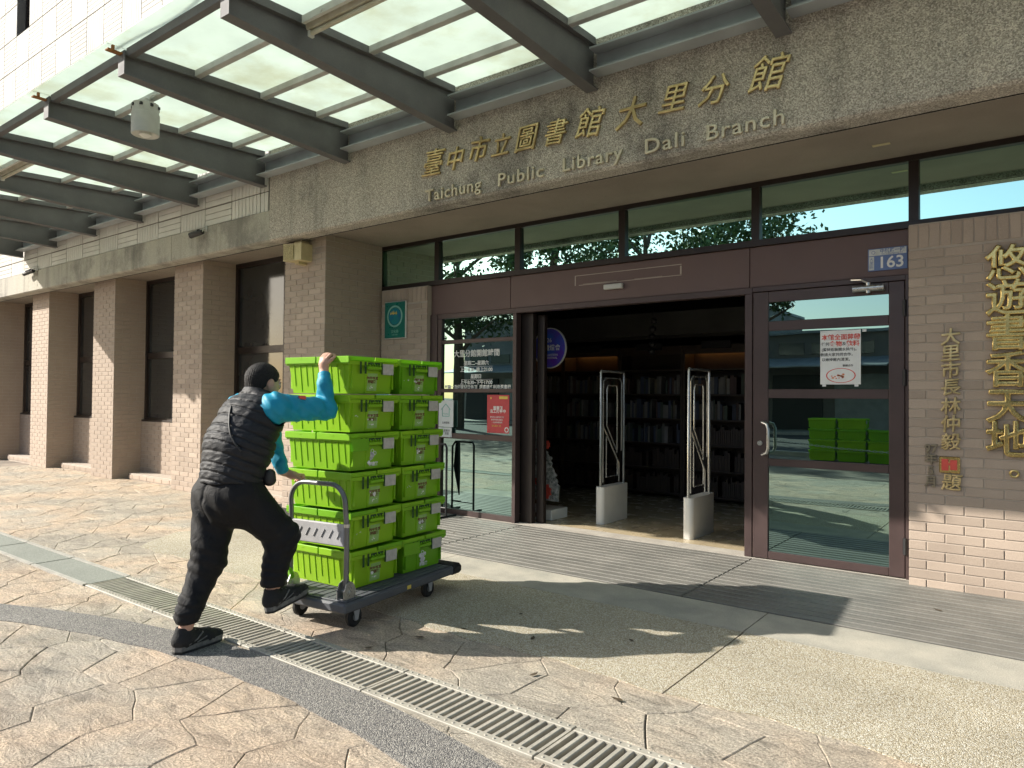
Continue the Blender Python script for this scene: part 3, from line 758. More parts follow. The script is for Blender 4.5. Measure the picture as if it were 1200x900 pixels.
# fluorescent fittings slung between beams
def batten(x0, x1, y, label):
    t = empty('tube_light', ((x0+x1)/2, y, 4.22), label, 'tube light', 'tube lights under the canopy')
    b = MB(); b.prism_x([(y-.05, 4.27), (y-.03, 4.215), (y+.03, 4.215), (y+.05, 4.27)], x0, x1); ob('casing', b, 'tubeold', t, world=True)
    b = MB(); b.tube([(x0+.03, y, 4.195), (x1-.03, y, 4.195)], .019, 12); ob('tube', b, 'tubeold', t, world=True, smooth=True)
    for xx in (x0+.015, x1-.015):
        b = MB(); b.cbox(xx-.014, xx+.014, y-.024, y+.024, 4.165, 4.214, .004); ob('socket', b, 'lamp', t, world=True)
    b = MB(); b.cbox(x0+.01, x1-.01, y-.085, y-.056, 4.24, 4.30, .003)
    for q in (.2, .5, .8): b.tube([(x0+(x1-x0)*q, y-.087, 4.262), (x0+(x1-x0)*q, y-.094, 4.262)], .010, 8)
    ob('rail', b, 'lamp', t, world=True)
batten(-4.52, -3.24, 3.36, 'yellowed fluorescent tube fitting under the canopy, nearest the camera')
batten(-10.82, -9.50, 3.30, 'yellowed fluorescent tube fitting under the far end of the canopy')

# ------------------------------------------------------------------ transom, header, glazing
tr = empty('transom_window', (-3, 6.3, 2.8), 'row of mirrored transom panes above the entrance reflecting sky and trees', 'window')
tx = [-7.04]+[v*1.0127 for v in (-5.895, -4.68, -3.385, -2.06, -.835, .40, 1.63, 2.85)]+[3.95]
b = MB(); b.box(-7.08, 3.99, 6.335, 6.42, 2.783, 2.838); ob('bottom_rail', b, 'dkbrown', tr, world=True)
b = MB(); b.box(-7.08, 3.99, 6.335, 6.42, ZI-.050, ZI-.004); ob('top_rail', b, 'dkbrown', tr, world=True)
for x in tx:
    b = MB(); b.box(x-.036, x+.036, 6.337, 6.418, 2.839, ZI-.051); ob('mullion', b, 'dkbrown', tr, world=True)
for i in range(len(tx)-1):
    b = MB(); b.prism_x([(6.3792, 2.839), (6.3872, 2.839), (6.380, ZI-.051), (6.372, ZI-.051)], tx[i]+.037, tx[i+1]-.037); ob('pane', b, 'glass', tr, world=True)
b = MB(); b.box(-6.90, -6.086, 6.31, 6.5, 2.781, 2.7825)
hd = empty('header_panel', (-3.4, 6.38, 2.42), 'maroon brown metal header over the doors, with glue marks of a removed sign', 'header panel')
for a, c in ((-6.08, -4.858), (-4.852, -2.150), (-2.144, -.866)):
    b = MB(); b.cbox(a, c, 6.372, 6.60, 2.42, 2.782, .003); ob('panel', b, 'panelb', hd, world=True)
b = MB()   # pale glue outline
for (xa, xb, za, zb) in ((-4.0, -2.80, 2.700, 2.707), (-3.95, -2.80, 2.598, 2.604), (-4.0, -3.988, 2.60, 2.70), (-2.815, -2.80, 2.61, 2.69), (-3.9, -3.5, 2.608, 2.612), (-3.3, -3.0, 2.607, 2.610)):
    b.box(xa, xb, 6.3705, 6.3719, za, zb)
ob('glue_mark', b, 'mortar', hd, world=True)
sn = MB(); sn.cbox(-3.63, -3.42, 6.325, 6.371, 2.525, 2.575, .006); tag(ob('door_sensor', sn, 'lamp'), 'small white door sensor box fixed to the brown header', 'sensor')
YD = 6.40
# sidelight
sg = empty('sidelight_window', (-5.4, YD, 0), 'tall four pane glass sidelight left of the open doorway with white opening hours', 'window')
def bar_(o, x0, x1, z0, z1, y0=YD-.035, y1=YD+.035, m='brown', n='frame_bar'):
    b = MB(); b.cbox(x0, x1, y0, y1, z0, z1, .003); return ob(n, b, m, o, world=True)
bar_(sg, -6.083, -5.965, .012, 2.418, YD-.045, YD+.045); bar_(sg, -5.962, -5.90, .012, 2.36)
bar_(sg, -4.805, -4.755, .012, 2.36, YD-.045, YD+.045)
bar_(sg, -5.962, -4.755, 2.362, 2.418)
for z0, z1 in ((2.055, 2.10), (1.468, 1.512), (.915, .98), (.012, .075)): bar_(sg, -5.897, -4.808, z0, z1)
for z0, z1 in ((.076, .914), (.981, 1.467), (1.513, 2.054), (2.101, 2.361)):
    b = MB(); b.box(-5.897, -4.808, YD-.004, YD+.004, z0, z1); ob('pane', b, 'glassdoor', sg, world=True)
for s_, z, tx_ in ((.088, 1.925, '大里分館開館時間'), (.058, 1.812, '星期二~星期六'), (.058, 1.735, '上午8:30~晚上21:00'), (.056, 1.655, '星期日'), (.058, 1.585, '上午8:30~下午17:00')):
    letters('lettering', tx_, s_, 'white', sg, (-5.37, YD-.0065, z), .0008, offset=.0012)
letters('lettering', '星期一及國定假日休館  還書請多利用還書箱', .052, 'white', sg, (-5.36, YD-.0065, 1.530), .0008, offset=.001)
b = MB(); b.box(-5.62, -5.12, YD-.0068, YD-.0052, 1.772, 1.775); b.box(-5.6, -5.12, YD-.0068, YD-.0052, 1.620, 1.623); ob('lettering_rule', b, 'white', sg, world=True)
# sliding doors parked behind the sidelight
sd = empty('sliding_door', (-4.6, 6.5, 0), 'dark sliding glass door pushed open behind the sidelight', 'door')
bar_(sd, -4.752, -4.60, .013, 2.36, 6.46, 6.53, 'dkbrown'); bar_(sd, -4.596, -4.50, .013, 2.34, 6.54, 6.60, 'dkbrown')
bar_(sd, -5.7, -4.753, .013, .10, 6.47, 6.52, 'dkbrown'); b = MB(); b.box(-5.7, -4.753, 6.49, 6.498, .101, 2.35); ob('pane', b, 'glassdk', sd, world=True)
df = empty('door_frame', (-3.3, YD, 0), 'brown aluminium frame round the open doorway', 'door frame')
bar_(df, -4.752, -2.118, 2.362, 2.418, YD-.045, YD+.045, n='head_rail'); bar_(df, -2.185, -2.118, .013, 2.361, YD-.045, YD+.045, n='jamb'); bar_(df, -.905, -.864, .013, 2.418, YD-.06, YD+.045, n='jamb')
bar_(df, -2.117, -.906, 2.375, 2.418, YD-.045, YD+.045, n='head_rail')
# hinged door
dr = empty('entrance_door', (-1.5, YD, 0), 'closed brown framed glass door with four panes and a notice, left of the gold characters', 'door')
y0, y1 = YD-.05, YD+.0
bar_(dr, -2.108, -1.976, .02, 2.368, y0, y1, n='stile'); bar_(dr, -1.024, -.912, .02, 2.368, y0, y1, n='stile')
for z0, z1 in ((2.275, 2.368), (2.022, 2.105), (1.43, 1.508), (.835, .90), (.02, .085)): bar_(dr, -1.975, -1.025, z0, z1, y0+.002, y1-.002, n='rail')
for z0, z1 in ((.086, .834), (.901, 1.429), (1.509, 2.021), (2.106, 2.274)):
    b = MB(); b.box(-1.975, -1.025, YD-.03, YD-.022, z0, z1); ob('pane', b, 'glassdoor', dr, world=True)
b = MB(); hx = -2.0; b.tube([(hx, y0, 1.215), (hx-.01, y0-.05, 1.215), (hx+.035, y0-.075, 1.20), (hx+.05, y0-.08, 1.16), (hx+.05, y0-.08, .99), (hx+.035, y0-.075, .95), (hx-.01, y0-.05, .935), (hx, y0, .935)], .013, 12)
ob('handle', b, 'metal', dr, world=True, smooth=True)
b = MB(); b.tube([(-2.045, y0+.001, 1.03), (-2.045, y0-.012, 1.03)], .022, 20); b.tube([(-2.045, y0-.012, 1.03), (-2.045, y0-.018, 1.03)], .010, 12); ob('lock', b, 'metal', dr, world=True, smooth=True)
b = MB(); b.tube([(-1.28, y0-.045, 2.325), (-1.05, y0-.045, 2.325)], .027, 16); b.tube([(-1.165, y0-.045, 2.285), (-1.165, y0-.045, 2.37)], .018, 12); b.box(-1.27, -1.06, y0-.03, y0-.001, 2.305, 2.345)
b.tube([(-1.165, y0-.045, 2.365), (-1.21, y0-.09, 2.39), (-1.29, y0-.05, 2.40)], .008, 8); ob('closer', b, 'metal', dr, world=True, smooth=True)
for z in (2.15, 1.60, .27):
    b = MB(); b.tube([(-.908, y0-.012, z-.065), (-.908, y0-.012, z+.065)], .013, 12); b.box(-.925, -.895, y0-.010, y0-.0005, z-.06, z+.06); ob('hinge', b, 'black', dr, world=True, smooth=True)
nb = empty('notice', (-1.39, 6.35, 1.5), 'white paper notice with red headings and an oval picture taped on the door glass', 'notice')
yn = YD-.0325; b = MB(); b.box(-1.546, -1.232, yn, yn+.0015, 1.548, 2.000); ob('sheet', b, 'paper', nb, world=True)
for s_, x_, z, t_, m_ in ((.050, -1.385, 1.940, '本館全面禁帶', 'redprint'), (.032, -1.505, 1.885, '任何', 'blackprint'), (.050, -1.425, 1.885, '食物', 'redprint'), (.03, -1.360, 1.885, '及', 'blackprint'), (.050, -1.292, 1.885, '飲料', 'redprint'),
        (.030, -1.39, 1.838, '(寶特瓶裝開水除外)。', 'blackprint'), (.030, -1.41, 1.796, '敬請大家共同合作，', 'blackprint'), (.030, -1.415, 1.754, '以維持館內清潔。', 'blackprint'), (.020, -1.33, 1.703, '敬請合作', 'blackprint')):
    letters('lettering', t_, s_, m_, nb, (x_, yn-.0006, z), .0004, offset=.0012 if m_ == 'redprint' else .0004)
def ring(cx, cz, rx, rz, w, y0, y1, n=36):
    b = MB(); vs = []
    for j in range(n):
        a = 2*pi*j/n
        for (r_, y) in ((1, y0), (1-w, y0), (1-w, y1), (1, y1)): vs.append((cx+rx*r_*cos(a), y, cz+rz*r_*sin(a)))
    return b.add(vs, [(4*j+k, 4*j+(k+1) % 4, 4*((j+1) % n)+(k+1) % 4, 4*((j+1) % n)+k) for j in range(n) for k in range(4)])
ob('picture', ring(-1.385, 1.622, .115, .062, .08, yn-.001, yn-.0002), 'redprint', nb, world=True)
b = MB()
for i in range(14):
    a = random.uniform(0, 6.3); r_ = random.uniform(0, .75); x_, z_ = -1.385+.10*r_*cos(a), 1.617+.038*r_*sin(a); s_ = random.uniform(.006, .014)
    b.prism_y([(x_+s_*cos(k*1.05), z_+s_*.7*sin(k*1.05)) for k in range(6)], yn-.0012, yn-.0002)
ob('picture', b, mat('orange_print', (.75, .32, .14), (.5, .12, .08), 60, .6), nb, world=True)
b = MB(); b.box(-1.22, -1.19, yn-.0005, yn+.001, 1.98, 2.0); b.box(-1.53, -1.50, yn-.0005, yn+.001, 1.53, 1.547); b.box(-1.28, -1.25, yn-.0005, yn+.001, 1.53, 1.547); ob('tape', b, 'paper', nb, world=True)
# house number
hn = empty('house_number_plate', (-1.03, 6.37, 2.47), 'blue and white enamel plate numbered 163 on the header over the door', 'number plate')
b = MB(); b.cbox(-1.178, -.892, 6.362, 6.3715, 2.468, 2.650, .003); ob('plate', b, 'blueprint', hn, world=True)
b = MB(); b.box(-1.170, -.900, 6.3605, 6.3618, 2.592, 2.643); b.box(-1.170, -1.132, 6.3605, 6.3618, 2.476, 2.586); ob('white_field', b, 'platewhite', hn, world=True)
letters('lettering', '163', .13, 'white', hn, (-1.01, 6.3612, 2.528), .0008, offset=.002)
letters('lettering', '中興路一段', .036, 'blueprint', hn, (-1.00, 6.3602, 2.625), .0004, offset=.0008); letters('lettering', 'Sec.1 Zhongxing Rd.', .019, 'blueprint', hn, (-1.00, 6.3602, 2.602), .0004)
letters('lettering', '大\n里\n區', .030, 'blueprint', hn, (-1.151, 6.3602, 2.532), .0004); ob('emblem', ring(-1.137, 2.618, .016, .016, .25, 6.3598, 6.3604, 5), 'blueprint', hn, world=True)
# posters on the sidelight
rp = empty('poster', (-5.04, 6.39, 1.0), 'red poster with white writing stuck on the sidelight glass', 'poster')
yq = YD-.0068; b = MB(); b.box(-5.197, -4.876, yq, yq+.0018, 1.004, 1.442); ob('sheet', b, 'redposter', rp, world=True)
letters('lettering', '圖書館\n志工招募中', .046, 'white', rp, (-5.037, yq-.0006, 1.27), .0003, offset=.0008, line=.8)
for z, t_ in ((1.185, '歡迎加入我們的行列'), (1.155, '服務時間請洽櫃台'), (1.125, '一起為讀者服務')): letters('lettering', t_, .022, 'white', rp, (-5.05, yq-.0006, z), .0003)
letters('lettering', '報名請洽一樓', .022, 'yellow', rp, (-5.06, yq-.0006, 1.085), .0003); b = MB(); b.box(-5.02, -4.90, yq-.001, yq-.0001, 1.395, 1.425); b.box(-5.15, -5.13, yq-.001, yq-.0001, 1.395, 1.415); ob('band', b, 'yellow', rp, world=True)
ob('emblem', ring(-4.91, 1.045, .03, .03, .35, yq-.001, yq-.0001), 'white', rp, world=True)
wp = empty('notice', (-5.82, 6.36, 1.0), 'white notice with a green house symbol on the sidelight frame', 'notice')
yw = YD-.0365; b = MB(); b.box(-5.925, -5.690, yw-.008, yw, 1.052, 1.372); ob('sheet', b, 'paper', wp, world=True)
b = MB(); o_ = (-5.807, 1.24)
for (p, q) in (((-.075, .02), (0, .09)), ((0, .09), (.075, .02)), ((-.055, .03), (-.055, -.06)), ((.055, .03), (.055, -.06)), ((-.055, -.06), (.055, -.06))):
    b.tube([(o_[0]+p[0], yw-.0085, o_[1]+p[1]), (o_[0]+q[0], yw-.0085, o_[1]+q[1])], .005, 6)
ob('symbol', b, 'signgreenlt', wp, world=True); letters('lettering', 'Home', .035, 'signgreenlt', wp, (-5.807, yw-.0086, 1.21), .0004); letters('lettering', '友善環境', .03, 'blackprint', wp, (-5.807, yw-.0086, 1.10), .0004)
wq = empty('notice', (-5.80, 6.36, .9), 'small white notice below the green house notice', 'notice')
b = MB(); b.box(-5.925, -5.715, yw-.008, yw, .930, 1.045); ob('sheet', b, 'paper', wq, world=True); ob('symbol', ring(-5.875, .99, .03, .035, .2, yw-.009, yw-.0082), 'blackprint', wq, world=True)
letters('lettering', '服務中\n請進', .034, 'blackprint', wq, (-5.79, yw-.0086, .988), .0004)
# green sign
gs = empty('green_sign', (-6.62, 6.29, 2.15), 'square green enamel sign with a round blue emblem on the narrow brick wall', 'sign')
b = MB(); b.cbox(-6.81, -6.425, 6.270, 6.299, 2.145, 2.620, .006); ob('plate_edge', b, 'lamp', gs, world=True); b = MB(); b.box(-6.800, -6.435, 6.267, 6.2698, 2.155, 2.610); ob('plate', b, 'signgreen', gs, world=True)
ob('emblem_ring', ring(-6.617, 2.43, .138, .138, .16, 6.2655, 6.2668), 'signgreenlt', gs, world=True)
b = MB(); b.prism_y([(-6.617+.105*cos(k*pi/14), 2.43+.105*sin(k*pi/14)) for k in range(28)], 6.2655, 6.2668); ob('emblem', b, mat('blue_enamel', (.01, .13, .26), (.01, .22, .22), 12, .4), gs, world=True)
b = MB()
for i in range(5): b.prism_y([(-6.70+.025*i, 2.45+.01*(i % 2)), (-6.685+.025*i, 2.49+.01*(i % 3)), (-6.675+.025*i, 2.46)], 6.2640, 6.2654)
ob('emblem_birds', b, 'yellow', gs, world=True); letters('lettering', '文化局', .045, 'signgreenlt', gs, (-6.617, 6.2665, 2.235), .0004); letters('lettering', 'CULTURE', .024, 'signgreenlt', gs, (-6.617, 6.2665, 2.195), .0004)

# ------------------------------------------------------------------ lettering on the fascia
ln = empty('library_name_lettering', (-3.3, 5.12, 3.3), 'gold metal Chinese characters and English words of the library name on the fascia', 'lettering')
for ch_, x, z, s_, a_ in zip('臺中市立圖書館大里分館', [-4.90, -4.604, -4.312, -4.035, -3.752, -3.438, -3.093, -2.707, -2.336, -2.013, -1.613], [3.723, 3.708, 3.741, 3.724, 3.728, 3.714, 3.716, 3.706, 3.736, 3.72, 3.735],
        [.28, .235, .245, .215, .25, .235, .265, .265, .235, .235, .275], [.05, 0, .08, .02, .0, .05, .1, 0, .05, .05, .08]):
    letters('character', ch_, s_, 'goldsm', ln, (x, YF-.014, z), .009, bevel=.004, offset=-.0022, shear=.26, rot=(pi/2, a_*.8, 0), res=2)
for wd, xa, xb in (('Taichung', -4.977, -4.255), ('Public', -4.051, -3.544), ('Library', -3.347, -2.767), ('Dali', -2.561, -2.229), ('Branch', -2.051, -1.482)):
    me = text_mesh(wd, .165, .010, bevel=.002, offset=-.0004, space=1.12); xs_ = [v.co.x for v in me.vertices]; w_ = max(xs_)-min(xs_)
    o = letters('word', wd, .165, 'brass', ln, ((xa+xb)/2, YF-.012, 3.42), .010, bevel=.002, offset=-.0004, space=1.12, valign='CENTER'); o.scale.x = (xb-xa)/w_
    ys_ = [v.co.y for v in me.vertices]; hgt = .122/.122
    mny = min(v.co.y for v in me.vertices); base = mny if wd not in ('Taichung', 'Library') else mny+.034
    o.location.z = 3.362-3.3-base
gl = empty('gold_motto_lettering', (-.24, 6.19, .9), 'large bright gold Chinese characters down the brick wall at the right edge', 'lettering')
for ch_, z in zip('悠遊書香天地', (2.395, 2.145, 1.895, 1.630, 1.372, 1.128)):
    letters('character', ch_, .27, 'gold', gl, (-.235, 6.183, z), .008, bevel=.009, offset=-.001, res=3)
b = MB(); n_ = 24; b.tube([(-.20+.024*cos(2*pi*j/n_), 6.185, .905+.022*sin(2*pi*j/n_)) for j in range(n_+1)], .008, 8, cap=False); ob('full_stop', b, 'gold', gl, world=True, smooth=True)
gm = empty('small_gold_lettering', (-.59, 6.19, .7), 'column of small dull gold Chinese characters with a square seal, beside the motto', 'lettering')
for ch_, z in zip('大里市長林仲毅', (1.888, 1.767, 1.640, 1.513, 1.372, 1.240, 1.105)):
    letters('character', ch_, .13, 'goldsm', gm, (-.59, 6.190, z), .005, bevel=.003, offset=-.0005, shear=.12, rot=(pi/2, -.08, 0), res=2)
letters('character', '題', .13, 'goldsm', gm, (-.585, 6.190, .805), .005, bevel=.003, offset=-.0005, shear=.12)
b = MB(); b.cbox(-.660, -.527, 6.182, 6.199, .882, 1.002, .004); ob('seal', b, 'gold', gm, world=True)
b = MB(); b.box(-.645, -.60, 6.179, 6.1815, .90, .985); b.box(-.59, -.545, 6.179, 6.1815, .905, .98); b.box(-.645, -.56, 6.1785, 6.181, .94, .955); ob('seal_print', b, 'redprint', gm, world=True)
for ch_, z in (('97', 1.055), ('年', .975), ('5', .890), ('月', .805)): letters('character', ch_, .085, 'bronze', gm, (-.714, 6.190, z), .006, bevel=.002, offset=.001)

# ------------------------------------------------------------------ speaker and cameras on the front
sp = empty('loudspeaker', (-7.3, 5.35, 3.1), 'cream outdoor loudspeaker at the top of the nearest pier', 'loudspeaker')
b = MB(); b.prism([(-7.46, 5.20), (-7.16, 5.24), (-7.18, 5.418), (-7.42, 5.418)], 3.05, 3.255); ob('box', b, 'cream', sp, world=True)
b = MB(); b.prism([(-7.445, 5.190), (-7.28, 5.212), (-7.28, 5.216), (-7.445, 5.196)], 3.065, 3.24); ob('grille', b, mat('speaker_grille', (.50, .42, .22), (.20, .16, .08), 120, .8), sp, world=True)
b = MB(); b.box(-7.52, -7.461, 5.24, 5.418, 3.245, 3.275); b.box(-7.38, -7.24, 5.30, 5.419, 3.255, 3.300); b.box(-7.36, -7.28, 5.30, 5.419, 3.02, 3.049); ob('bracket', b, 'cream', sp, world=True)
def cctv(x, z, label, s=1.0):
    t = empty('security_camera', (x, YF, z), label, 'camera', 'security cameras on the concrete band')
    b = MB(); b.tube([(.10*s, 0, .06), (.10*s, -.05, .06), (.09*s, -.07, -.0)], .010, 8); b.cbox(.08*s, .12*s, -.02, -.001, .02, .10, .003); ob('bracket', b, 'lamp', t)
    b = MB(); b.tube([(-.14*s, -.10, -.03), (.06*s, -.07, .0), (.10*s, -.065, .005)], [.032, .034, .03], 12); b.tube([(-.15*s, -.10, -.012), (.03*s, -.075, .018)], .034, 8); ob('camera_body', b, 'black', t, smooth=True)
cctv(-9.18, 3.60, 'small black security camera on the concrete band above the second pier')
cctv(-15.05, 3.66, 'black security camera with a white bracket at the far left end of the band', 1.5)

# ------------------------------------------------------------------ interior
it = empty('lobby_room', (-4, 8.5, 0)); it['kind'] = 'structure'
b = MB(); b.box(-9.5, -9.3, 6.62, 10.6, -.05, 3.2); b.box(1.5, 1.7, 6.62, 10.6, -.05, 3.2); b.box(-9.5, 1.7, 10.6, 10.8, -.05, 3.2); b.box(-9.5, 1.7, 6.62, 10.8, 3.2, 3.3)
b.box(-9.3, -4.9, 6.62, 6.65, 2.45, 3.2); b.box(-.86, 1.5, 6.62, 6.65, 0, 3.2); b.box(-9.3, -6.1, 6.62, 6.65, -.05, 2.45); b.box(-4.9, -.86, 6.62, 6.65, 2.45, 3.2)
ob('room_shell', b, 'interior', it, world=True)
for i in range(16):
    for j in range(8):
        b_ = (-9.3+i*.6, 6.562+j*.6)
        if i < 5 or i > 13: continue
        q = MB(); q.box(b_[0]+.002, b_[0]+.598, b_[1]+.002, min(b_[1]+.598, 10.6), -.03, .006); ob('floor_tile', q, 'floor', it, world=True)
b = MB(); b.box(-9.3, 1.5, 6.562, 10.6, -.06, .002); ob('floor_bed', b, 'curb', it, world=True)
b = MB(); b.box(-9.3, 1.5, 8.6, 9.15, 2.25, 2.55); ob('ceiling_beam', b, 'interior', it, world=True)
BW = .92; bk = 0; lb = MB(); bcols = [mat('book_cover', c, None, 9, .6, rnd=.3) for c in ((.16, .15, .13), (.09, .05, .04), (.05, .06, .09), (.19, .18, .16), (.06, .08, .055), (.12, .10, .06))]
bmesh_ = {}
def bookm(w, h, c):
    key = (round(w, 2), round(h, 2), c)
    if key not in bmesh_:
        q = MB(); q.box(-w/2, w/2, 0, .16, 0, h); me = q.mesh('book'); me.materials.append(bcols[c]); bmesh_[key] = me
    return bmesh_[key]
order = [(k, s_) for s_ in (4, 3, 2, 1, 0) for k in range(7)]
shelf_lab = ['leftmost', 'second from left', 'third from left', 'fourth from left', 'third from right', 'second from right', 'rightmost']
for k in range(7):
    xa = -7.95+k*.985
    t = empty('bookshelf', (xa+BW/2, 9.4, 0), 'dark wooden bookcase full of books in the unlit lobby, %s of the row' % shelf_lab[k], 'bookcase', 'bookcases along the lobby wall')
    b = MB(); b.box(xa-.03, xa, 9.25, 9.6, .006, 2.15); ob('side_panel', b, 'wood', t, world=True)
    b = MB(); b.box(xa+BW, xa+BW+.03, 9.25, 9.6, .006, 2.15); ob('side_panel', b, 'wood', t, world=True)
    b = MB(); b.box(xa+.001, xa+BW-.001, 9.58, 9.6, .006, 2.15); ob('back_panel', b, 'wood', t, world=True)
    for s_ in range(6):
        b = MB(); b.box(xa+.001, xa+BW-.001, 9.26, 9.579, .08+s_*.345, .10+s_*.345); ob('shelf', b, 'wood', t, world=True)
    b = MB(); b.box(xa+.001, xa+BW-.001, 9.26, 9.579, 2.11, 2.15); ob('top_board', b, 'wood', t, world=True); b = MB(); b.box(xa+.001, xa+BW-.001, 9.245, 9.259, 2.03, 2.15); ob('strip_lip', b, 'wood', t, world=True)  # front lip added to hide the light strip and leave only its glow
    if k not in (3, 0): 
        b = MB(); b.box(xa+.05, xa+BW-.05, 9.50, 9.56, 2.085, 2.105); ob('light_strip', b, 'warm', t, world=True)
    b = MB(); b.cbox(xa+.25, xa+.65, 9.22, 9.25, 2.10, 2.20, .003); ob('category_sign', b, 'black', t, world=True)
for k, s_ in order:
    xa = -7.95+k*.985; x = xa+.02; z = .101+s_*.345
    while x < xa+BW-.06:
        w_ = random.choice((.02, .03, .03, .04, .05)); h_ = random.choice((.19, .21, .23, .25, .27))
        if random.random() < .1: x += .06; continue
        if 1 <= k <= 6 and s_ >= 1 and bk < 300:
            o = bpy.data.objects.new('book', bookm(w_, h_, random.randrange(6))); COL.objects.link(o); o.location = (x+w_/2, 9.29+random.uniform(0, .03), z)
            tag(o, 'book standing on a shelf of the dark lobby bookcases', 'book', 'books on the lobby shelves'); bk += 1
        else: lb.box(x, x+w_-.002, 9.30, 9.45, z, z+h_)
        x += w_+.001
tag(ob('books', lb, 'wood'), 'rows of further books filling the dark lobby shelves', 'books', kind='stuff')
# security gates
def gate(x, y0, label):
    t = empty('security_gate', (x, y0+.3, 0), label, 'security gate', 'anti theft gates inside the doorway')
    b = MB(); n_ = 8; r_ = .045; hw, hl = .055, .30; poly = []
    for (cx, cy, a0) in ((hw-r_, hl-r_, 0), (-hw+r_, hl-r_, pi/2), (-hw+r_, -hl+r_, pi), (hw-r_, -hl+r_, 1.5*pi)):
        for k in range(n_+1): a = a0+k*pi/2/n_; poly.append((cx+r_*cos(a), cy+r_*sin(a)))
    b.prism(poly, .007, .42); ob('pedestal', b, 'gateb', t, smooth=True)
    b = MB(); b.box(-.012, .012, -.22, .22, .421, 1.70)
    fr = MB()
    def loop(pts, r): fr.tube(pts, r, 8)
    loop([(0, -.27, .42), (0, -.27, 1.70), (0, -.262, 1.72), (0, .262, 1.72), (0, .27, 1.70), (0, .27, .42)], .014)
    loop([(0, -.215, .46), (0, -.215, 1.60), (0, -.17, 1.645), (0, .17, 1.645), (0, .215, 1.60), (0, .215, .80)], .008)
    loop([(0, -.13, 1.10), (0, -.13, 1.52), (0, -.11, 1.56), (0, .09, 1.56), (0, .11, 1.52), (0, .11, .78)], .008)
    loop([(0, -.215, 1.10), (0, .16, .66), (0, .16, .44)], .008); loop([(0, -.13, 1.10), (0, .11, .80)], .007)
    loop([(0, -.14, .52), (0, -.14, .98), (0, -.10, .96), (0, .12, .70), (0, .12, .52), (0, -.14, .52)], .007)
    ob('clear_frame', fr, 'acryl', t, smooth=True)
gate(-4.02, 6.94, 'anti theft gate on a white pedestal, left of the pair in the doorway'); gate(-2.90, 6.76, 'anti theft gate on a white pedestal, right of the pair in the doorway')
# purple disc
pd = empty('festival_disc', (-4.72, 6.95, 1.8), 'round purple and blue festival sign hanging inside the left of the doorway', 'hanging sign')
b = MB(); b.prism_y([(-4.70+.225*cos(k*pi/24), 2.0+.235*sin(k*pi/24)) for k in range(48)], 6.94, 6.955); ob('disc', b, 'purple', pd, world=True)
ob('rim', ring(-4.70, 2.0, .23, .24, .05, 6.936, 6.958, 48), 'lamp', pd, world=True); b = MB(); b.prism_y([(-4.84+.16*cos(k*pi/16), 2.16+.16*sin(k*pi/16)) for k in range(32)], 6.965, 6.975); b.tube([(-4.75, 6.96, 2.2), (-4.75, 6.96, 3.19)], .003, 5); ob('back_disc', b, 'black', pd, world=True)
letters('lettering', '2026', .07, 'white', pd, (-4.74, 6.939, 2.09), .0005); letters('lettering', '台灣燈會', .075, 'white', pd, (-4.70, 6.939, 2.0), .0005, offset=.001); letters('lettering', 'LANTERN\nFESTIVAL', .035, 'white', pd, (-4.66, 6.939, 1.90), .0005)
# white cut-out tree with red flowers on a white box
ct = empty('cutout_tree', (-4.75, 6.95, 0), 'white cut-out tree with red flowers behind the left door frame', 'decoration')
rnd = random.Random(3); poly = [(-5.05, .20), (-4.58, .20), (-4.57, .35)]
for i in range(12):
    z = .38+i*.065; e = -4.57-.026*i-(.03 if i > 5 else 0); poly += [(e+rnd.uniform(0, .035), z), (e-rnd.uniform(.01, .04), z+.03)]
poly += [(-4.93, 1.17), (-5.05, 1.1)]
b = MB(); b.prism_y(poly, 6.955, 6.975)
ob('cutout_board', b, mat('white_streaked_board', (.55, .56, .55), (.10, .13, .12), 26, .7, fine=.25), ct, world=True)
for i, (x, z, r_) in enumerate(((-4.74, .86, .055), (-4.83, .80, .05), (-4.76, .31, .10), (-4.86, .42, .05))):
    b = MB(); b.prism_y([(x+r_*(1 if k % 2 else .78)*cos(k*pi/9), z+r_*(1 if k % 2 else .78)*sin(k*pi/9)) for k in range(18)], 6.935, 6.954); ob('red_flower', b, 'redprint', ct, world=True)
    b = MB(); b.tube([(x, 6.935, z), (x, 6.925, z)], r_*.3, 10); ob('flower_centre', b, 'maroon', ct, world=True)
bx = empty('white_box', (-4.75, 6.9, 0), 'low white box standing on the floor under the cut-out tree', 'box')
b = MB(); b.cbox(-5.02, -4.55, 6.78, 7.12, .007, .125, .004); ob('box_body', b, 'gateb', bx, world=True); b = MB(); b.box(-4.77, -4.70, 6.7785, 6.7798, .03, .08); b.box(-4.73, -4.66, 6.7785, 6.7798, .055, .062); ob('printed_mark', b, 'maroon', bx, world=True)
for x, z0, lab, c_ in ((-3.98, 1.95, 'dark string of hanging lantern balls behind the left gate', 'black'), (-2.72, 1.72, 'dark red string of hanging knot tassels behind the right gate', 'maroon')):
    t = empty('hanging_string', (x, 8.2, z0), lab, 'hanging decoration')
    b = MB(); b.tube([(x, 8.2, z0), (x, 8.2, 3.19)], .004, 5); ob('cord', b, 'black', t, world=True)
    for i in range(5):
        q = lathe([(.001, -.04), (.035, -.025), (.045, 0), (.035, .025), (.001, .04)], 12, (x+random.uniform(-.02, .02), 8.2, z0+.06+i*.095)); ob('ball', q, c_, t, world=True, smooth=True)
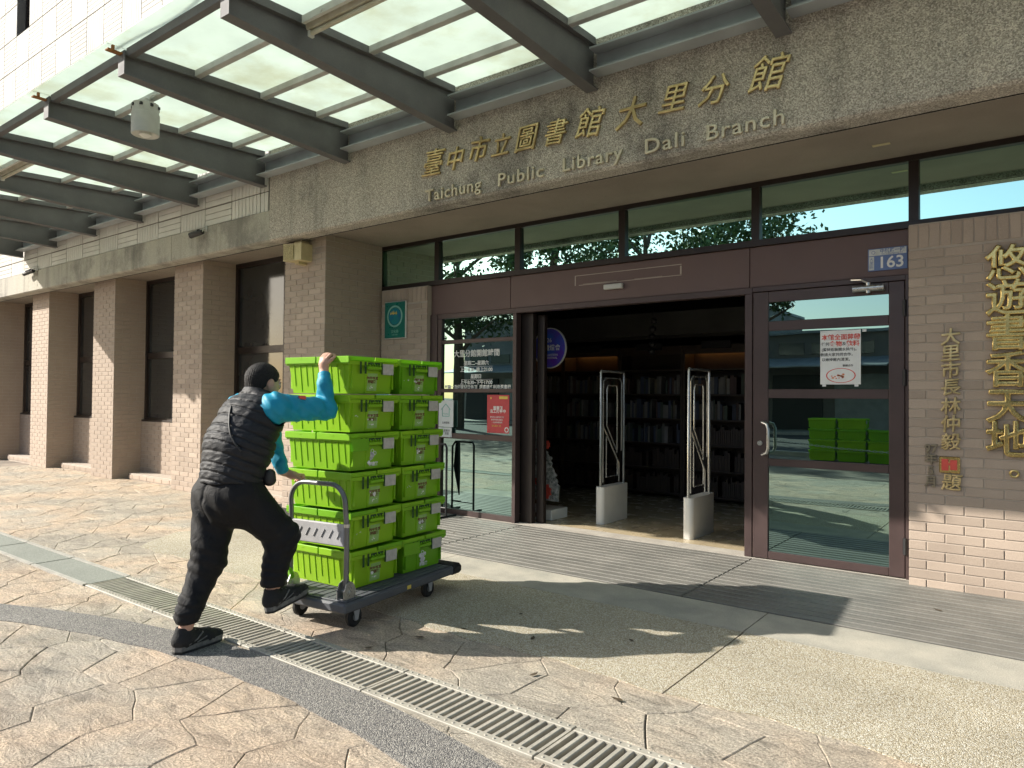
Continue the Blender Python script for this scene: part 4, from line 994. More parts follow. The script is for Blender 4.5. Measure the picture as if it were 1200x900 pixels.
# black metal stand in front of the sidelight
bs_ = empty('poster_stand', (-5.9, 6.2, 0), 'thin black metal stand beside the crates in front of the sidelight', 'stand')
b = MB(); b.tube([(-5.95, 6.15, .02), (-5.95, 6.15, .80), (-5.90, 6.15, .86), (-5.62, 6.15, .86), (-5.60, 6.15, .82), (-5.60, 6.15, .02)], .013, 8); b.tube([(-5.95, 6.15, .12), (-5.60, 6.15, .12)], .010, 8); ob('frame', b, 'black', bs_, world=True, smooth=True)
for x in (-5.95, -5.60):
    b = MB(); b.tube([(x, 6.0, .022), (x, 6.32, .022)], .012, 8); ob('foot', b, 'black', bs_, world=True, smooth=True)
b = MB(); b.tube([(-5.86, 6.15, .85), (-5.90, 6.12, .55), (-5.86, 6.12, .20)], [.03, .045, .008], 10); tag(ob('umbrella', b, 'black', None, smooth=True), 'closed black umbrella hanging on the thin metal stand', 'umbrella')
pb = empty('picture_board', (-7.02, 6.25, 1.4), 'small picture of a red car roof and blue sky peeking over the crates', 'picture board')
b = MB(); b.cbox(-6.99, -6.69, 6.255, 6.298, 1.30, 1.705, .003); ob('frame', b, 'paper', pb, world=True); b = MB(); b.box(-6.98, -6.70, 6.253, 6.2548, 1.31, 1.695); ob('print', b, mat('sky_print', (.25, .50, .62), (.45, .60, .66), 6, .5), pb, world=True)
b = MB(); b.prism_y([(-6.84+.06*cos(k*pi/8), 1.62+.06*sin(k*pi/8)) for k in range(9)], 6.2515, 6.2528); ob('print', b, 'redprint', pb, world=True); b = MB(); b.prism_y([(-6.96, 1.6), (-6.92, 1.6), (-6.92, 1.66), (-6.95, 1.67)], 6.2515, 6.2528); ob('print', b, 'blackprint', pb, world=True)

# ------------------------------------------------------------------ trolley
TO = Vector((-3.70, 3.33, 0)); TR = radians(7.5)
tl = empty('platform_trolley', TO, 'grey platform trolley with a folding tube handle, carrying two stacks of green crates', 'trolley', rot=TR)
b = MB(); b.cbox(-.31, .31, -.61, .53, .125, .185, .012); ob('platform', b, 'platform', tl)
b = MB(); b.cbox(-.285, .285, -.58, .50, .1855, .192, .003)
for i in range(-4, 5): b.box(i*.06-.004, i*.06+.004, -.56, .48, .1921, .195)
ob('deck', b, 'platform', tl)
for sx in (-1, 1):
    b = MB(); b.cbox(sx*.20-.115, sx*.20+.115, .505, .635, .118, .192, .02); ob('corner_bumper', b, 'rubber', tl)
b = MB(); b.box(.3105, .3118, -.02, .02, .140, .165); ob('maker_mark', b, 'yellow', tl)
def wheel_parts(x, y, fixed):
    c = empty('caster', (0, 0, 0)); c.parent = tl; c.location = (x, y, 0)
    b = MB(); n_ = 28; R_ = .062; prof = [(.022, -.018), (R_-.008, -.018), (R_, -.010), (R_, .010), (R_-.008, .018), (.022, .018)]
    vs = [(px_, r_*cos(2*pi*j/n_), .0625+r_*sin(2*pi*j/n_)) for r_, px_ in prof for j in range(n_)]
    b.add(vs, [(i*n_+j, i*n_+(j+1) % n_, (i+1)*n_+(j+1) % n_, (i+1)*n_+j) for i in range(5) for j in range(n_)]+[(5*n_+j, 5*n_+(j+1) % n_, (j+1) % n_, j) for j in range(n_)])
    ob('tyre', b, 'rubber', c, smooth=True)
    b = MB(); b.tube([(-.021, 0, .0625), (.021, 0, .0625)], .024, 16); ob('hub', b, 'metal', c, smooth=True)
    b = MB()
    for s_ in (-1, 1): b.prism_x([(-.012, .045), (.012, .045), (.03, .118), (-.03, .118)], s_*.026-.0015, s_*.026+.0015)
    b.box(-.04, .04, -.045, .045, .1185, .1245); ob('fork', b, 'board', c)
for x, y, fx in ((.225, -.44, False), (-.225, -.44, False), (.225, .32, True), (-.225, .32, True)): wheel_parts(x, y, fx)
b = MB(); yb = -.52; hw = .235
pts = [(hw, yb, .20), (hw, yb, .62), (hw-.004, yb-.005, .70)]
for k in range(9):
    a = k*pi/2/8; pts.append((hw-.125+.12*cos(a), yb-.01, .755+.12*sin(a)))
pts += [(-q[0], q[1], q[2]) for q in reversed(pts)]
b.tube(pts, .0155, 14); ob('handle', b, 'tube', tl, smooth=True)
for s_ in (-1, 1):
    b = MB(); b.tube([(s_*hw, yb, .62), (s_*hw, yb, .625), (s_*(hw), yb, .64)], .0185, 12)
    b.prism_x([(yb-.05, .192), (yb+.05, .192), (yb+.05, .245), (yb+.03, .285), (yb-.0, .30), (yb-.03, .285), (yb-.05, .245)], s_*(hw+.028)-.003, s_*(hw+.028)+.003)
    b.prism_x([(yb-.05, .192), (yb+.05, .192), (yb+.05, .245), (yb+.03, .285), (yb-.0, .30), (yb-.03, .285), (yb-.05, .245)], s_*(hw-.028)-.003, s_*(hw-.028)+.003)
    b.tube([(s_*(hw-.035), yb, .235), (s_*(hw+.04), yb, .235)], .010, 10); b.box(s_*hw-.027, s_*hw+.027, yb-.04, yb+.04, .1925, .198); ob('hinge_bracket', b, 'metal', tl)
b = MB(); b.cbox(-hw+.012, hw-.012, yb-.012, yb+.012, .50, .635, .006)
for k in range(6):
    b.tube([(-.16+.065*k, yb-.014, .545), (-.13+.065*k, yb-.014, .595)], .004, 5)
ob('handle_board', b, 'board', tl)
b = MB(); b.tube([(-hw-.02, yb, .34), (-hw+.03, yb-.02, .27), (-hw-.02, yb+.02, .23), (-hw+.03, yb, .21)], .018, 8); tag(ob('rope', b, 'green', tl, smooth=True))

# ------------------------------------------------------------------ crates
PITCH = .2475
def crate_meshes():
    M_ = {}
    bx_, by_, tx_, ty_ = .262, .193, .282, .218; h0, h1 = .0, .212
    b = MB()                                             # outer tub with thickness
    t = .006
    vs = [(sx*bx_, sy*by_, h0) for sx, sy in ((-1,-1),(1,-1),(1,1),(-1,1))]+[(sx*tx_, sy*ty_, h1) for sx, sy in ((-1,-1),(1,-1),(1,1),(-1,1))]
    vs += [(sx*(bx_-t), sy*(by_-t), h0+t) for sx, sy in ((-1,-1),(1,-1),(1,1),(-1,1))]+[(sx*(tx_-t), sy*(ty_-t), h1) for sx, sy in ((-1,-1),(1,-1),(1,1),(-1,1))]
    b.add(vs, [(3,2,1,0),(0,1,5,4),(1,2,6,5),(2,3,7,6),(3,0,4,7),(8,9,10,11),(12,13,9,8),(13,14,10,9),(14,15,11,10),(15,12,8,11),(4,5,13,12),(5,6,14,13),(6,7,15,14),(7,4,12,15)])
    def ylong(z): return by_+(ty_-by_)*z/h1
    def xend(z): return bx_+(tx_-bx_)*z/h1
    for s_ in (-1, 1):                                   # ribs on the long faces
        for i in range(-4, 5):
            x = i*.058+.0; w = .0025
            z0 = .012 if i % 2 else .05
            b.add([(x-w, s_*(ylong(z0)-.001), z0), (x+w, s_*(ylong(z0)-.001), z0), (x+w, s_*(ylong(.2)-.001), .2), (x-w, s_*(ylong(.2)-.001), .2),
                (x-w, s_*(ylong(z0)+.004), z0), (x+w, s_*(ylong(z0)+.004), z0), (x+w, s_*(ylong(.2)+.004), .2), (x-w, s_*(ylong(.2)+.004), .2)],
                [(0,1,2,3),(4,5,6,7),(0,1,5,4),(1,2,6,5),(2,3,7,6),(3,0,4,7)])
    for s_ in (-1, 1):                                   # raised centre panel on the ends
        z0, z1 = .004, .15
        b.add([(s_*(xend(z0)-.001), -.062, z0), (s_*(xend(z0)-.001), .062, z0), (s_*(xend(z1)-.001), .070, z1), (s_*(xend(z1)-.001), -.070, z1),
            (s_*(xend(z0)+.006), -.058, z0), (s_*(xend(z0)+.006), .058, z0), (s_*(xend(z1)+.008), .066, z1), (s_*(xend(z1)+.008), -.066, z1)],
            [(0,1,2,3),(4,5,6,7),(0,1,5,4),(1,2,6,5),(2,3,7,6),(3,0,4,7)])
        for yy in (-.19, .19): b.box(min(s_*.262, s_*.288), max(s_*.262, s_*.288), yy-.004, yy+.004, .03, .205)
    b.cbox(-.292, .292, -.229, -.2195, .188, .213, .003); b.cbox(-.292, .292, .2195, .229, .188, .213, .003)
    b.cbox(-.296, -.284, -.229, .229, .186, .213, .003); b.cbox(.284, .296, -.229, .229, .186, .213, .003)
    M_['tub'] = b
    b = MB()                                             # raised dark patches painting the shade of slots on the visible end
    for yy in (-.125, -.082): b.box(.2961, .2972, yy-.009, yy+.009, .130, .208)
    b.box(.2961, .2975, .066, .078, .130, .208); b.box(.2961, .2975, -.058, -.006, .188, .206); b.box(.2961, .2975, .002, .056, .188, .206)
    M_['slots'] = b
    b = MB(); b.cbox(.285, .306, -.064, .062, .160, .180, .003)
    for yy in (-.046, -.022, .002, .026, .05): b.box(.286, .304, yy-.002, yy+.002, .181, .196)
    M_['grip'] = b
    b = MB(); b.cbox(.2962, .3005, .080, .182, .128, .200, .001); M_['tag'] = b
    b = MB(); b.cbox(-.285, .285, -.225, -.003, .2135, .222, .002)   # one lid flap with a down-turned rim
    b.cbox(-.300, -.004, -.237, -.226, .196, .240, .003); b.cbox(.004, .300, -.237, -.226, .196, .240, .003)
    b.cbox(-.300, -.290, -.225, -.008, .2145, .240, .002); b.cbox(.290, .300, -.225, -.008, .2145, .240, .002)
    for i in range(5): b.cbox(-.26+i*.115, -.20+i*.115, -.22, -.03, .2221, .2265, .002)
    b.box(-.16, -.14, -.2385, -.2371, .222, .228); b.box(.14, .16, -.2385, -.2371, .222, .228)
    M_['lid'] = b
    b = MB(); b.add([(xend(.02)+.0068, -.045, .02), (xend(.02)+.0068, .045, .02), (xend(.135)+.0082, .045, .135), (xend(.135)+.0082, -.045, .135)], [(0,1,2,3)]); M_['sticker'] = b
    return {k: fixn(v.mesh(k)) for k, v in M_.items()}, xend
CM, xend = crate_meshes()
for k, v in CM.items(): v.materials.append(MT[{'tub': 'green', 'slots': 'greendk', 'grip': 'green', 'tag': 'tag', 'lid': 'green', 'sticker': 'olive'}[k]])
patch = {}
def blob_mesh(seed, w, h, n=5):
    rn = random.Random(seed); b = MB()
    for i in range(n):
        cy, cz = rn.uniform(-w, w), rn.uniform(-h, h); r_ = rn.uniform(.25, .6)*min(w, h); k = rn.randint(4, 7); a0 = rn.uniform(0, 6)
        p = [(cy+r_*rn.uniform(.5, 1.2)*cos(a0+2*pi*j/k), cz+r_*rn.uniform(.5, 1.2)*sin(a0+2*pi*j/k)) for j in range(k)]
        vs = [(0, y_, z_) for y_, z_ in p]+[(-.0006, y_, z_) for y_, z_ in p]
        b.add(vs, [tuple(range(k)), tuple(range(2*k-1, k-1, -1))]+[(j, k+j, k+(j+1) % k, (j+1) % k) for j in range(k)])
    me = fixn(b.mesh('worn_mark')); me.materials.append(MT['white']); return me
lev = ['topmost', 'second from the top', 'third from the top', 'fourth from the top', 'fifth from the top', 'bottom']
for s_, (cy, sname) in enumerate(((3.165, 'near stack beside the trolley handle'), (3.645, 'far stack at the front of the trolley'))):
    for lv in range(6):
        k = 5-lv; z = .195+k*PITCH
        plain = (s_ == 0 and lv == 2) or (s_ == 1 and lv == 5)
        cx = -3.795-.075*(cy-3.165)/.48*.5-.012*k
        rz = radians(4.5)+radians(random.uniform(-.9, .9)); yoff = random.uniform(-.006, .006)
        lab = ('brighter green crate with a big white emblem, ' if plain else 'green crate with a small faded sticker, ')+lev[lv]+' in '+('the near stack' if s_ == 0 else 'the far stack')
        c = empty('crate', (cx, cy+yoff, z), lab, 'crate', 'green crates stacked on the trolley', rot=rz)
        def part(n, me, loc=(0, 0, 0), rot=(0, 0, 0)):
            o = bpy.data.objects.new(n, me); COL.objects.link(o); o.parent = c; o.location = loc; o.rotation_euler = rot; return o
        part('tub', CM['tub']); part('slot', CM['slots']); part('grip', CM['grip']); part('tag', CM['tag'])
        part('lid_flap', CM['lid']); part('lid_flap', CM['lid'], rot=(0, 0, pi))
        al = atan2(.020, .212)
        if not plain:
            part('sticker', CM['sticker'])
            for t_, zz in (('臺中市立', .105), ('圖書館', .080)):
                letters('lettering', t_, .026, 'maroon', c, (xend(zz)+.0086, 0, zz), .0003, rot=(pi/2-al*.2, 0, pi/2), local=True, offset=.0012, space=1.05)
            me = patch.setdefault(('s', lv % 4, s_), blob_mesh(10+lv % 4+7*s_, .022, .014, 4)); part('worn_mark', me, (xend(.04)+.0085, 0, .042))
            if (lv+s_) % 2: part('worn_mark', patch.setdefault(('b', lv, s_), blob_mesh(50+lv+7*s_, .03, .03, 5)), (xend(.1)+.0088, -.02, .105))
            if (lv+s_) % 3 == 1: part('worn_mark', patch.setdefault(('c', lv, s_), blob_mesh(80+lv+7*s_, .03, .008, 5)), (xend(.1)+.0015, -.135, .10))
        else:
            b = MB(); b.cbox(.2962, .300, -.224, -.060, .125, .205, .002); part('plain_flap', (lambda me: (me.materials.append(MT['green']), me)[1])(fixn(b.mesh('plain_flap'))))
            n_ = 20; part('emblem', (lambda me: (me.materials.append(MT['white']), me)[1])(fixn(blob_mesh(33+s_, .035, .045, 12))), (xend(.1)+.0088, -.005, .085))
            letters('lettering', '圖書館', .028, 'white', c, (xend(.03)+.0080, .012, .032), .0003, rot=(pi/2, 0, pi/2), local=True, offset=.001)
            for yy, zz in ((-.01, .12), (.015, .105)): part('emblem', (lambda me: me)(patch.setdefault('ring', (lambda me: (me.materials.append(MT['white']), me)[1])(fixn(MB().tube([(0, .012*cos(2*pi*j/12), .012*sin(2*pi*j/12)) for j in range(13)], .002, 5, cap=False).mesh('emblem'))))), (xend(zz)+.009, yy, zz))
for_x = None

# ------------------------------------------------------------------ person : distance fields meshed with surface nets
class Field:
    def __init__(s, lo, hi, h):
        s.lo = np.array(lo, float); s.h = h; s.n = np.ceil((np.array(hi)-s.lo)/h).astype(int)+1
        s.D = np.full(s.n, 9., np.float32); s.ax = [s.lo[i]+np.arange(s.n[i])*h for i in range(3)]
    def sub(s, lo, hi):
        a = np.maximum(0, np.floor((np.array(lo)-s.lo)/s.h).astype(int)); b = np.minimum(s.n, np.ceil((np.array(hi)-s.lo)/s.h).astype(int)+1)
        sl_ = tuple(slice(a[i], max(a[i]+1, b[i])) for i in range(3))
        X, Y, Z = np.meshgrid(s.ax[0][sl_[0]], s.ax[1][sl_[1]], s.ax[2][sl_[2]], indexing='ij', sparse=False); return sl_, X, Y, Z
    def blend(s, sl_, d, k):
        o = s.D[sl_]
        if k <= 0: s.D[sl_] = np.minimum(o, d); return
        hh = np.clip(.5+.5*(o-d)/k, 0, 1); s.D[sl_] = (o*(1-hh)+d*hh)-k*hh*(1-hh)
    def cone(s, a, b_, r1, r2, k=.03, sx=1., sy=1., cut=False):
        """round cone from a to b_; sx, sy widen it across x and y"""
        a = np.array(a, float); b_ = np.array(b_, float); R_ = max(r1, r2)*max(sx, sy)+k+.03
        sl_, X, Y, Z = s.sub(np.minimum(a, b_)-R_, np.maximum(a, b_)+R_); c = (a+b_)/2
        A = np.array([(a[0]-c[0])/sx, (a[1]-c[1])/sy, a[2]]); B = np.array([(b_[0]-c[0])/sx, (b_[1]-c[1])/sy, b_[2]])
        P = np.stack([(X-c[0])/sx-A[0], (Y-c[1])/sy-A[1], Z-A[2]], -1); ba = B-A; l2 = ba@ba+1e-9; t = np.clip(P@ba/l2, 0, 1)
        d = (np.linalg.norm(P-t[..., None]*ba, axis=-1)-(r1+(r2-r1)*t))*min(sx, sy, 1.0 if min(sx, sy) >= 1 else min(sx, sy))
        if cut: s.D[sl_] = np.maximum(s.D[sl_], -d)
        else: s.blend(sl_, d, k)
    def ell(s, c, r, k=.02, rotx=0, cut=False):
        c = np.array(c, float); r = np.array(r, float); R_ = max(r)+k+.03; sl_, X, Y, Z = s.sub(c-R_, c+R_)
        X = X-c[0]; Y = Y-c[1]; Z = Z-c[2]; ca, sa = cos(rotx), sin(rotx); Y, Z = Y*ca+Z*sa, -Y*sa+Z*ca
        q = np.sqrt((X/r[0])**2+(Y/r[1])**2+(Z/r[2])**2); q2 = np.sqrt((X/r[0]**2)**2+(Y/r[1]**2)**2+(Z/r[2]**2)**2)+1e-6
        d = q*(q-1)/q2
        if cut: s.D[sl_] = np.maximum(s.D[sl_], -d)
        else: s.blend(sl_, d, k)
    def grid(s): return np.meshgrid(*s.ax, indexing='ij')
    def mesh(s, name):
        D = s.D; I = D < 0; n = D.shape
        off = [(i, j, k) for i in (0, 1) for j in (0, 1) for k in (0, 1)]
        c8 = [I[i:n[0]-1+i, j:n[1]-1+j, k:n[2]-1+k] for i, j, k in off]
        cnt = sum(c.astype(np.int8) for c in c8); act = (cnt > 0) & (cnt < 8)
        idx = np.full(act.shape, -1, np.int64); ii = np.argwhere(act); idx[act] = np.arange(len(ii))
        S = np.zeros((len(ii), 3)); W = np.zeros(len(ii))
        for a in range(8):
            for b_ in range(a+1, 8):
                o1, o2 = np.array(off[a]), np.array(off[b_])
                if abs(o1-o2).sum() != 1: continue
                p, q = ii+o1, ii+o2; d1 = D[p[:, 0], p[:, 1], p[:, 2]]; d2 = D[q[:, 0], q[:, 1], q[:, 2]]; mk = (d1 < 0) != (d2 < 0)
                t = np.where(mk, d1/np.where(mk, d1-d2, 1), 0); S += np.where(mk[:, None], p+t[:, None]*(o2-o1), 0); W += mk
        V = s.lo+(S/W[:, None])*s.h; F = []
        for ax in range(3):
            u, v = (ax+1) % 3, (ax+2) % 3
            sl1 = [slice(None)]*3; sl2 = [slice(None)]*3; sl1[ax] = slice(0, n[ax]-1); sl2[ax] = slice(1, n[ax])
            cr = I[tuple(sl1)] != I[tuple(sl2)]; e = np.argwhere(cr); e = e[(e[:, u] > 0) & (e[:, v] > 0) & (e[:, u] < n[u]-1) & (e[:, v] < n[v]-1)]
            du = np.zeros(3, int); du[u] = 1; dv = np.zeros(3, int); dv[v] = 1
            q = [e-du-dv, e-dv, e, e-du]; ids = np.stack([idx[tuple(w.T)] for w in q], 1); flip = ~I[tuple(e.T)]
            ids[flip] = ids[flip][:, ::-1]; ids = ids[(ids >= 0).all(1)]; F.append(ids)
        F = np.concatenate(F); me = bpy.data.meshes.new(name)
        me.vertices.add(len(V)); me.vertices.foreach_set('co', V.astype(np.float32).ravel())
        me.loops.add(F.size); me.loops.foreach_set('vertex_index', F.astype(np.int32).ravel())
        me.polygons.add(len(F)); me.polygons.foreach_set('loop_start', np.arange(0, F.size, 4, dtype=np.int32)); me.polygons.foreach_set('loop_total', np.full(len(F), 4, np.int32))
        me.update(calc_edges=True); me.validate(); me.polygons.foreach_set('use_smooth', [True]*len(me.polygons)); return me
CX = -3.72
man = empty('person', (CX, 2.2, 0), 'man in a black quilted vest over a turquoise jacket pushing the loaded trolley', 'person')
# joints
NB = (CX, 2.43, 1.40); HD = (CX-.01, 2.475, 1.492)
SR = (-3.545, 2.435, 1.345); ER = (-3.545, 2.79, 1.335); WR = (-3.635, 2.845, 1.555); HRc = (-3.655, 2.865, 1.625)
SLf = (-3.895, 2.435, 1.335); EL = (-3.868, 2.615, 1.172); WL = (-3.885, 2.73, .935); HLc = (-3.87, 2.80, .900)
HPR = (-3.635, 2.285, .85); KR = (-3.56, 2.50, .60); AR = (-3.55, 2.435, .285)
HPL = (-3.81, 2.235, .85); KL = (-3.815, 2.195, .475); AL = (-3.80, 2.055, .115)
F_ = Field((-4.15, 1.90, -.02), (-3.35, 3.08, 1.70), .0045)
c_ = F_.cone
# trunk and limbs of the body under the clothes
c_((CX, 2.27, .86), (CX, 2.30, 1.02), .10, .10, .04, 1.35); c_((CX, 2.30, 1.02), (CX, 2.40, 1.28), .10, .105, .04, 1.45); c_((CX-.12, 2.42, 1.33), (CX+.12, 2.42, 1.33), .055, .055, .05)
c_((CX, 2.425, 1.36), (HD[0], 2.455, 1.45), .056, .052, .03)
for S_, E_, W_ in ((SR, ER, WR), (SLf, EL, WL)): c_(S_, E_, .05, .042, .03); c_(E_, W_, .040, .026, .02)
for H_, K_, A_ in ((HPR, KR, AR), (HPL, KL, AL)): c_(H_, K_, .085, .055, .04); c_(K_, A_, .055, .036, .03)
# head, face looking away along +y and a little down
e_ = F_.ell
e_((HD[0], HD[1]-.005, HD[2]+.018), (.076, .097, .092), .02); e_((HD[0], HD[1]+.035, HD[2]-.05), (.052, .060, .062), .03)
e_((HD[0], HD[1]+.105, HD[2]-.018), (.012, .018, .022), .012); e_((HD[0], HD[1]+.088, HD[2]-.062), (.024, .012, .008), .008); e_((HD[0], HD[1]+.085, HD[2]-.098), (.022, .018, .016), .015)
for s_ in (-1, 1):
    e_((HD[0]+s_*.030, HD[1]+.092, HD[2]+.0), (.015, .010, .008), .006); e_((HD[0]+s_*.030, HD[1]+.086, HD[2]+.018), (.020, .010, .006), .008)
    e_((HD[0]+s_*.077, HD[1]+.002, HD[2]-.012), (.008, .020, .034), .006, rotx=-.2); e_((HD[0]+s_*.086, HD[1]+.004, HD[2]-.010), (.006, .010, .020), 0, cut=True)
# right hand : palm behind the crate rim, fingers over the top
def fingers(tips, r):
    for ps in tips:
        for i in range(len(ps)-1): c_(ps[i], ps[i+1], r[i], r[i+1], .004)
hx, hy, hz = HRc
c_(WR, (hx, hy-.008, hz-.012), .027, .030, .015, 1.15); e_((hx, hy-.008, hz+.005), (.040, .022, .036), .012)
fingers([[(hx-.032+i*.0205, hy-.004, hz+.030+(.004 if i in (1, 2) else 0)), (hx-.034+i*.0215, hy+.020, hz+.052+(.005 if i in (1, 2) else 0)), (hx-.034+i*.0215, hy+.048, hz+.050), (hx-.034+i*.0215, hy+.062, hz+.046)] for i in range(4)], [.0108, .0105, .0095, .0080])
fingers([[(hx+.030, hy-.005, hz-.005), (hx+.050, hy+.012, hz+.020), (hx+.052, hy+.034, hz+.040)]], [.013, .0115, .0095])
# left hand : curled over the handle bar
hx, hy, hz = HLc
c_(WL, (hx, hy-.005, hz+.005), .025, .027, .015, 1.0, 1.1); e_((hx+.005, hy, hz+.004), (.034, .034, .019), .012)
fingers([[(hx-.030+i*.020, hy+.020, hz+.008), (hx-.030+i*.020, hy+.050, hz+.004), (hx-.030+i*.020, hy+.058, hz-.022), (hx-.030+i*.020, hy+.036, hz-.036)] for i in range(4)], [.0105, .010, .0095, .0085])
fingers([[(hx+.028, hy-.010, hz), (hx+.048, hy+.012, hz-.014), (hx+.045, hy+.034, hz-.028)]], [.013, .011, .009])
# feet inside the shoes
c_(AL, (-3.80, 2.05, .06), .034, .034, .01); c_((-3.80, 2.05, .055), (-3.83, 2.17, .045), .034, .032, .01); c_(AR, (-3.55, 2.45, .25), .034, .034, .01); c_((-3.55, 2.46, .24), (-3.545, 2.58, .262), .032, .03, .01)
ob('body', F_.mesh('body'), 'skin', man, world=True)
# eyes
for s_ in (-1, 1):
    q = lathe([(.0005, -.011), (.008, -.008), (.011, 0), (.008, .008), (.0005, .011)], 12, (HD[0]+s_*.030, HD[1]+.0895, HD[2]+.0)); ob('eye', q, 'white', man, world=True, smooth=True)
    q = lathe([(.0005, -.005), (.0045, -.003), (.0055, 0), (.0045, .003), (.0005, .005)], 10, (HD[0]+s_*.030, HD[1]+.0975, HD[2]+.0)); ob('iris', q, 'black', man, world=True, smooth=True)
# hair
F_ = Field((HD[0]-.12, HD[1]-.14, HD[2]-.13), (HD[0]+.12, HD[1]+.14, HD[2]+.15), .0032); c_ = F_.cone; e_ = F_.ell
e_((HD[0], HD[1]-.006, HD[2]+.022), (.083, .106, .098), 0); e_((HD[0], HD[1]-.055, HD[2]-.035), (.064, .042, .050), .03)
X, Y, Z = F_.grid(); y_, z_ = Y-HD[1], Z-HD[2]
cutp = np.maximum((y_-.080)*1.0+(.055-z_)*.55, 0*y_-1)          # open at the face
cut2 = np.where(y_ > -.035, .004-z_, -1)+np.where(y_ > -.035, np.minimum(0, (.02+y_)*0), 0)
nz = .0022*np.sin(X*410+Z*170)*np.sin(Y*330-Z*260)+.0016*np.sin(X*730+Y*610)*np.sin(Z*570)
hl = np.clip((y_+.055)/.055, 0, 1)*.055-.050+np.clip((y_-.045)/.05, 0, 1)*.05; F_.D = np.maximum(F_.D+nz.astype(np.float32), ((hl-z_)*.8).astype(np.float32))
ear = (np.abs(np.abs(X-HD[0])-.085) < .03)*1.0; F_.D = np.maximum(F_.D, np.where(ear > 0, .030-np.sqrt((y_-.004)**2+((z_+.015)*.8)**2), -1).astype(np.float32))
ob('hair', F_.mesh('hair'), 'hair', man, world=True)
# vest
F_ = Field((-4.06, 1.98, .86), (-3.38, 2.72, 1.52), .005); c_ = F_.cone
c_((CX, 2.275, .975), (CX, 2.315, 1.12), .150, .165, .05, 1.22); c_((CX, 2.315, 1.12), (CX, 2.375, 1.255), .165, .160, .06, 1.25)
c_((CX-.085, 2.41, 1.295), (CX+.085, 2.41, 1.295), .122, .122, .05); c_((CX-.06, 2.42, 1.345), (CX+.06, 2.42, 1.345), .085, .085, .04); c_((CX, 2.42, 1.36), (CX-.005, 2.432, 1.435), .082, .072, .03, 1.08)
c_((CX, 2.275, .93), (CX, 2.28, .98), .158, .155, .03, 1.2)
X, Y, Z = F_.grid()
ax = np.array([0, .36, .93]); ax /= np.linalg.norm(ax)
s_ = (Y-2.3)*ax[1]+(Z-.93)*ax[2]+.35*(X-CX)**2
ph = s_/.054+.12*np.sin(s_*31)
puff = 1-np.exp(-(np.abs((ph % 1)-.5)-.5)**2/.010)
wr = .0016*np.sin(X*30+Z*60+Y*40+2*np.sin(Z*31))*np.sin(Y*35-X*41+Z*20)+.0009*np.sin(X*85-Z*110)*np.sin(Y*70+Z*50)
F_.D = F_.D-(.0075*puff+wr*1.3-.003).astype(np.float32)
F_.D = np.maximum(F_.D, (.925+.02*(X-CX)-Z+.004*np.sin(X*40)).astype(np.float32)); F_.D = np.maximum(F_.D, (Z-1.452+.25*(Y-2.43)).astype(np.float32))
inner = np.sqrt((X-CX)**2/1.1+(Y-2.44)**2)-.060; F_.D = np.where(Z > 1.385, np.maximum(F_.D, -inner.astype(np.float32)), F_.D)
for S_ in (SR, SLf):    # arm holes
    sg_ = 1 if S_[0] > CX else -1; d = np.sqrt((Y-S_[1]-.01)**2+(Z-S_[2]+.015)**2)-.088; d = np.maximum(d, -(sg_*(X-S_[0])+.035)); F_.D = np.maximum(F_.D, (-d).astype(np.float32))
ob('vest', F_.mesh('vest'), 'vest', man, world=True); VD = F_
# jacket sleeves
for nm, S_, E_, W_ in (('r', SR, ER, WR), ('l', SLf, EL, WL)):
    lo = np.minimum(np.minimum(S_, E_), W_)-.14; hi = np.maximum(np.maximum(S_, E_), W_)+.14; F_ = Field(lo, hi, .004); c_ = F_.cone
    Sx = (S_[0]+(-.03 if nm == 'r' else .03), S_[1]-.01, S_[2]-.005); c_(Sx, S_, .084, .084, .03)
    c_(S_, E_, .086, .064, .03); c_(E_, tuple(np.array(E_)*.25+np.array(W_)*.75), .064, .045, .03); c_(tuple(np.array(E_)*.25+np.array(W_)*.75), W_, .044, .036, .01)
    X, Y, Z = F_.grid(); u = (np.array(E_)-np.array(S_)); u = u/np.linalg.norm(u); t = (X-S_[0])*u[0]+(Y-S_[1])*u[1]+(Z-S_[2])*u[2]
    d2 = np.sqrt((X-E_[0])**2+(Y-E_[1])**2+(Z-E_[2])**2)
    fold = .0030*np.sin(t*75+X*46+Z*38+2*np.sin(Z*40))*np.exp(-((t-.06)/.11)**2)+.0035*np.sin(d2*85+X*42+Z*35)*np.exp(-((d2-.07)/.07)**2)+.003*np.sin(X*65+Y*57+Z*80)
    W3 = np.array(W_); dd3 = np.sqrt((X-W3[0])**2+(Y-W3[1])**2+(Z-W3[2])**2); fold = fold*np.clip((dd3-.05)/.05, 0, 1)
    F_.D = F_.D+fold.astype(np.float32)
    v = (W3-np.array(E_)); v = v/np.linalg.norm(v); F_.D = np.maximum(F_.D, ((X-W3[0])*v[0]+(Y-W3[1])*v[1]+(Z-W3[2])*v[2]-.004).astype(np.float32))
    ob('jacket_sleeve', F_.mesh('jacket_sleeve'), 'sleeve', man, world=True)
    b = MB(); Wv = Vector(W_); vv = Vector(v); b.tube([Wv-vv*.045, Wv-vv*.04, Wv-vv*.002, Wv+vv*.004], [.040, .0415, .0385, .034], 24); ob('cuff', b, 'sleeve', man, world=True, smooth=True)
b = MB(); b.tube([(-3.50, 2.56, 1.405), (-3.495, 2.60, 1.405)], .012, 8); ob('sleeve_badge', b, 'redprint', man, world=True)
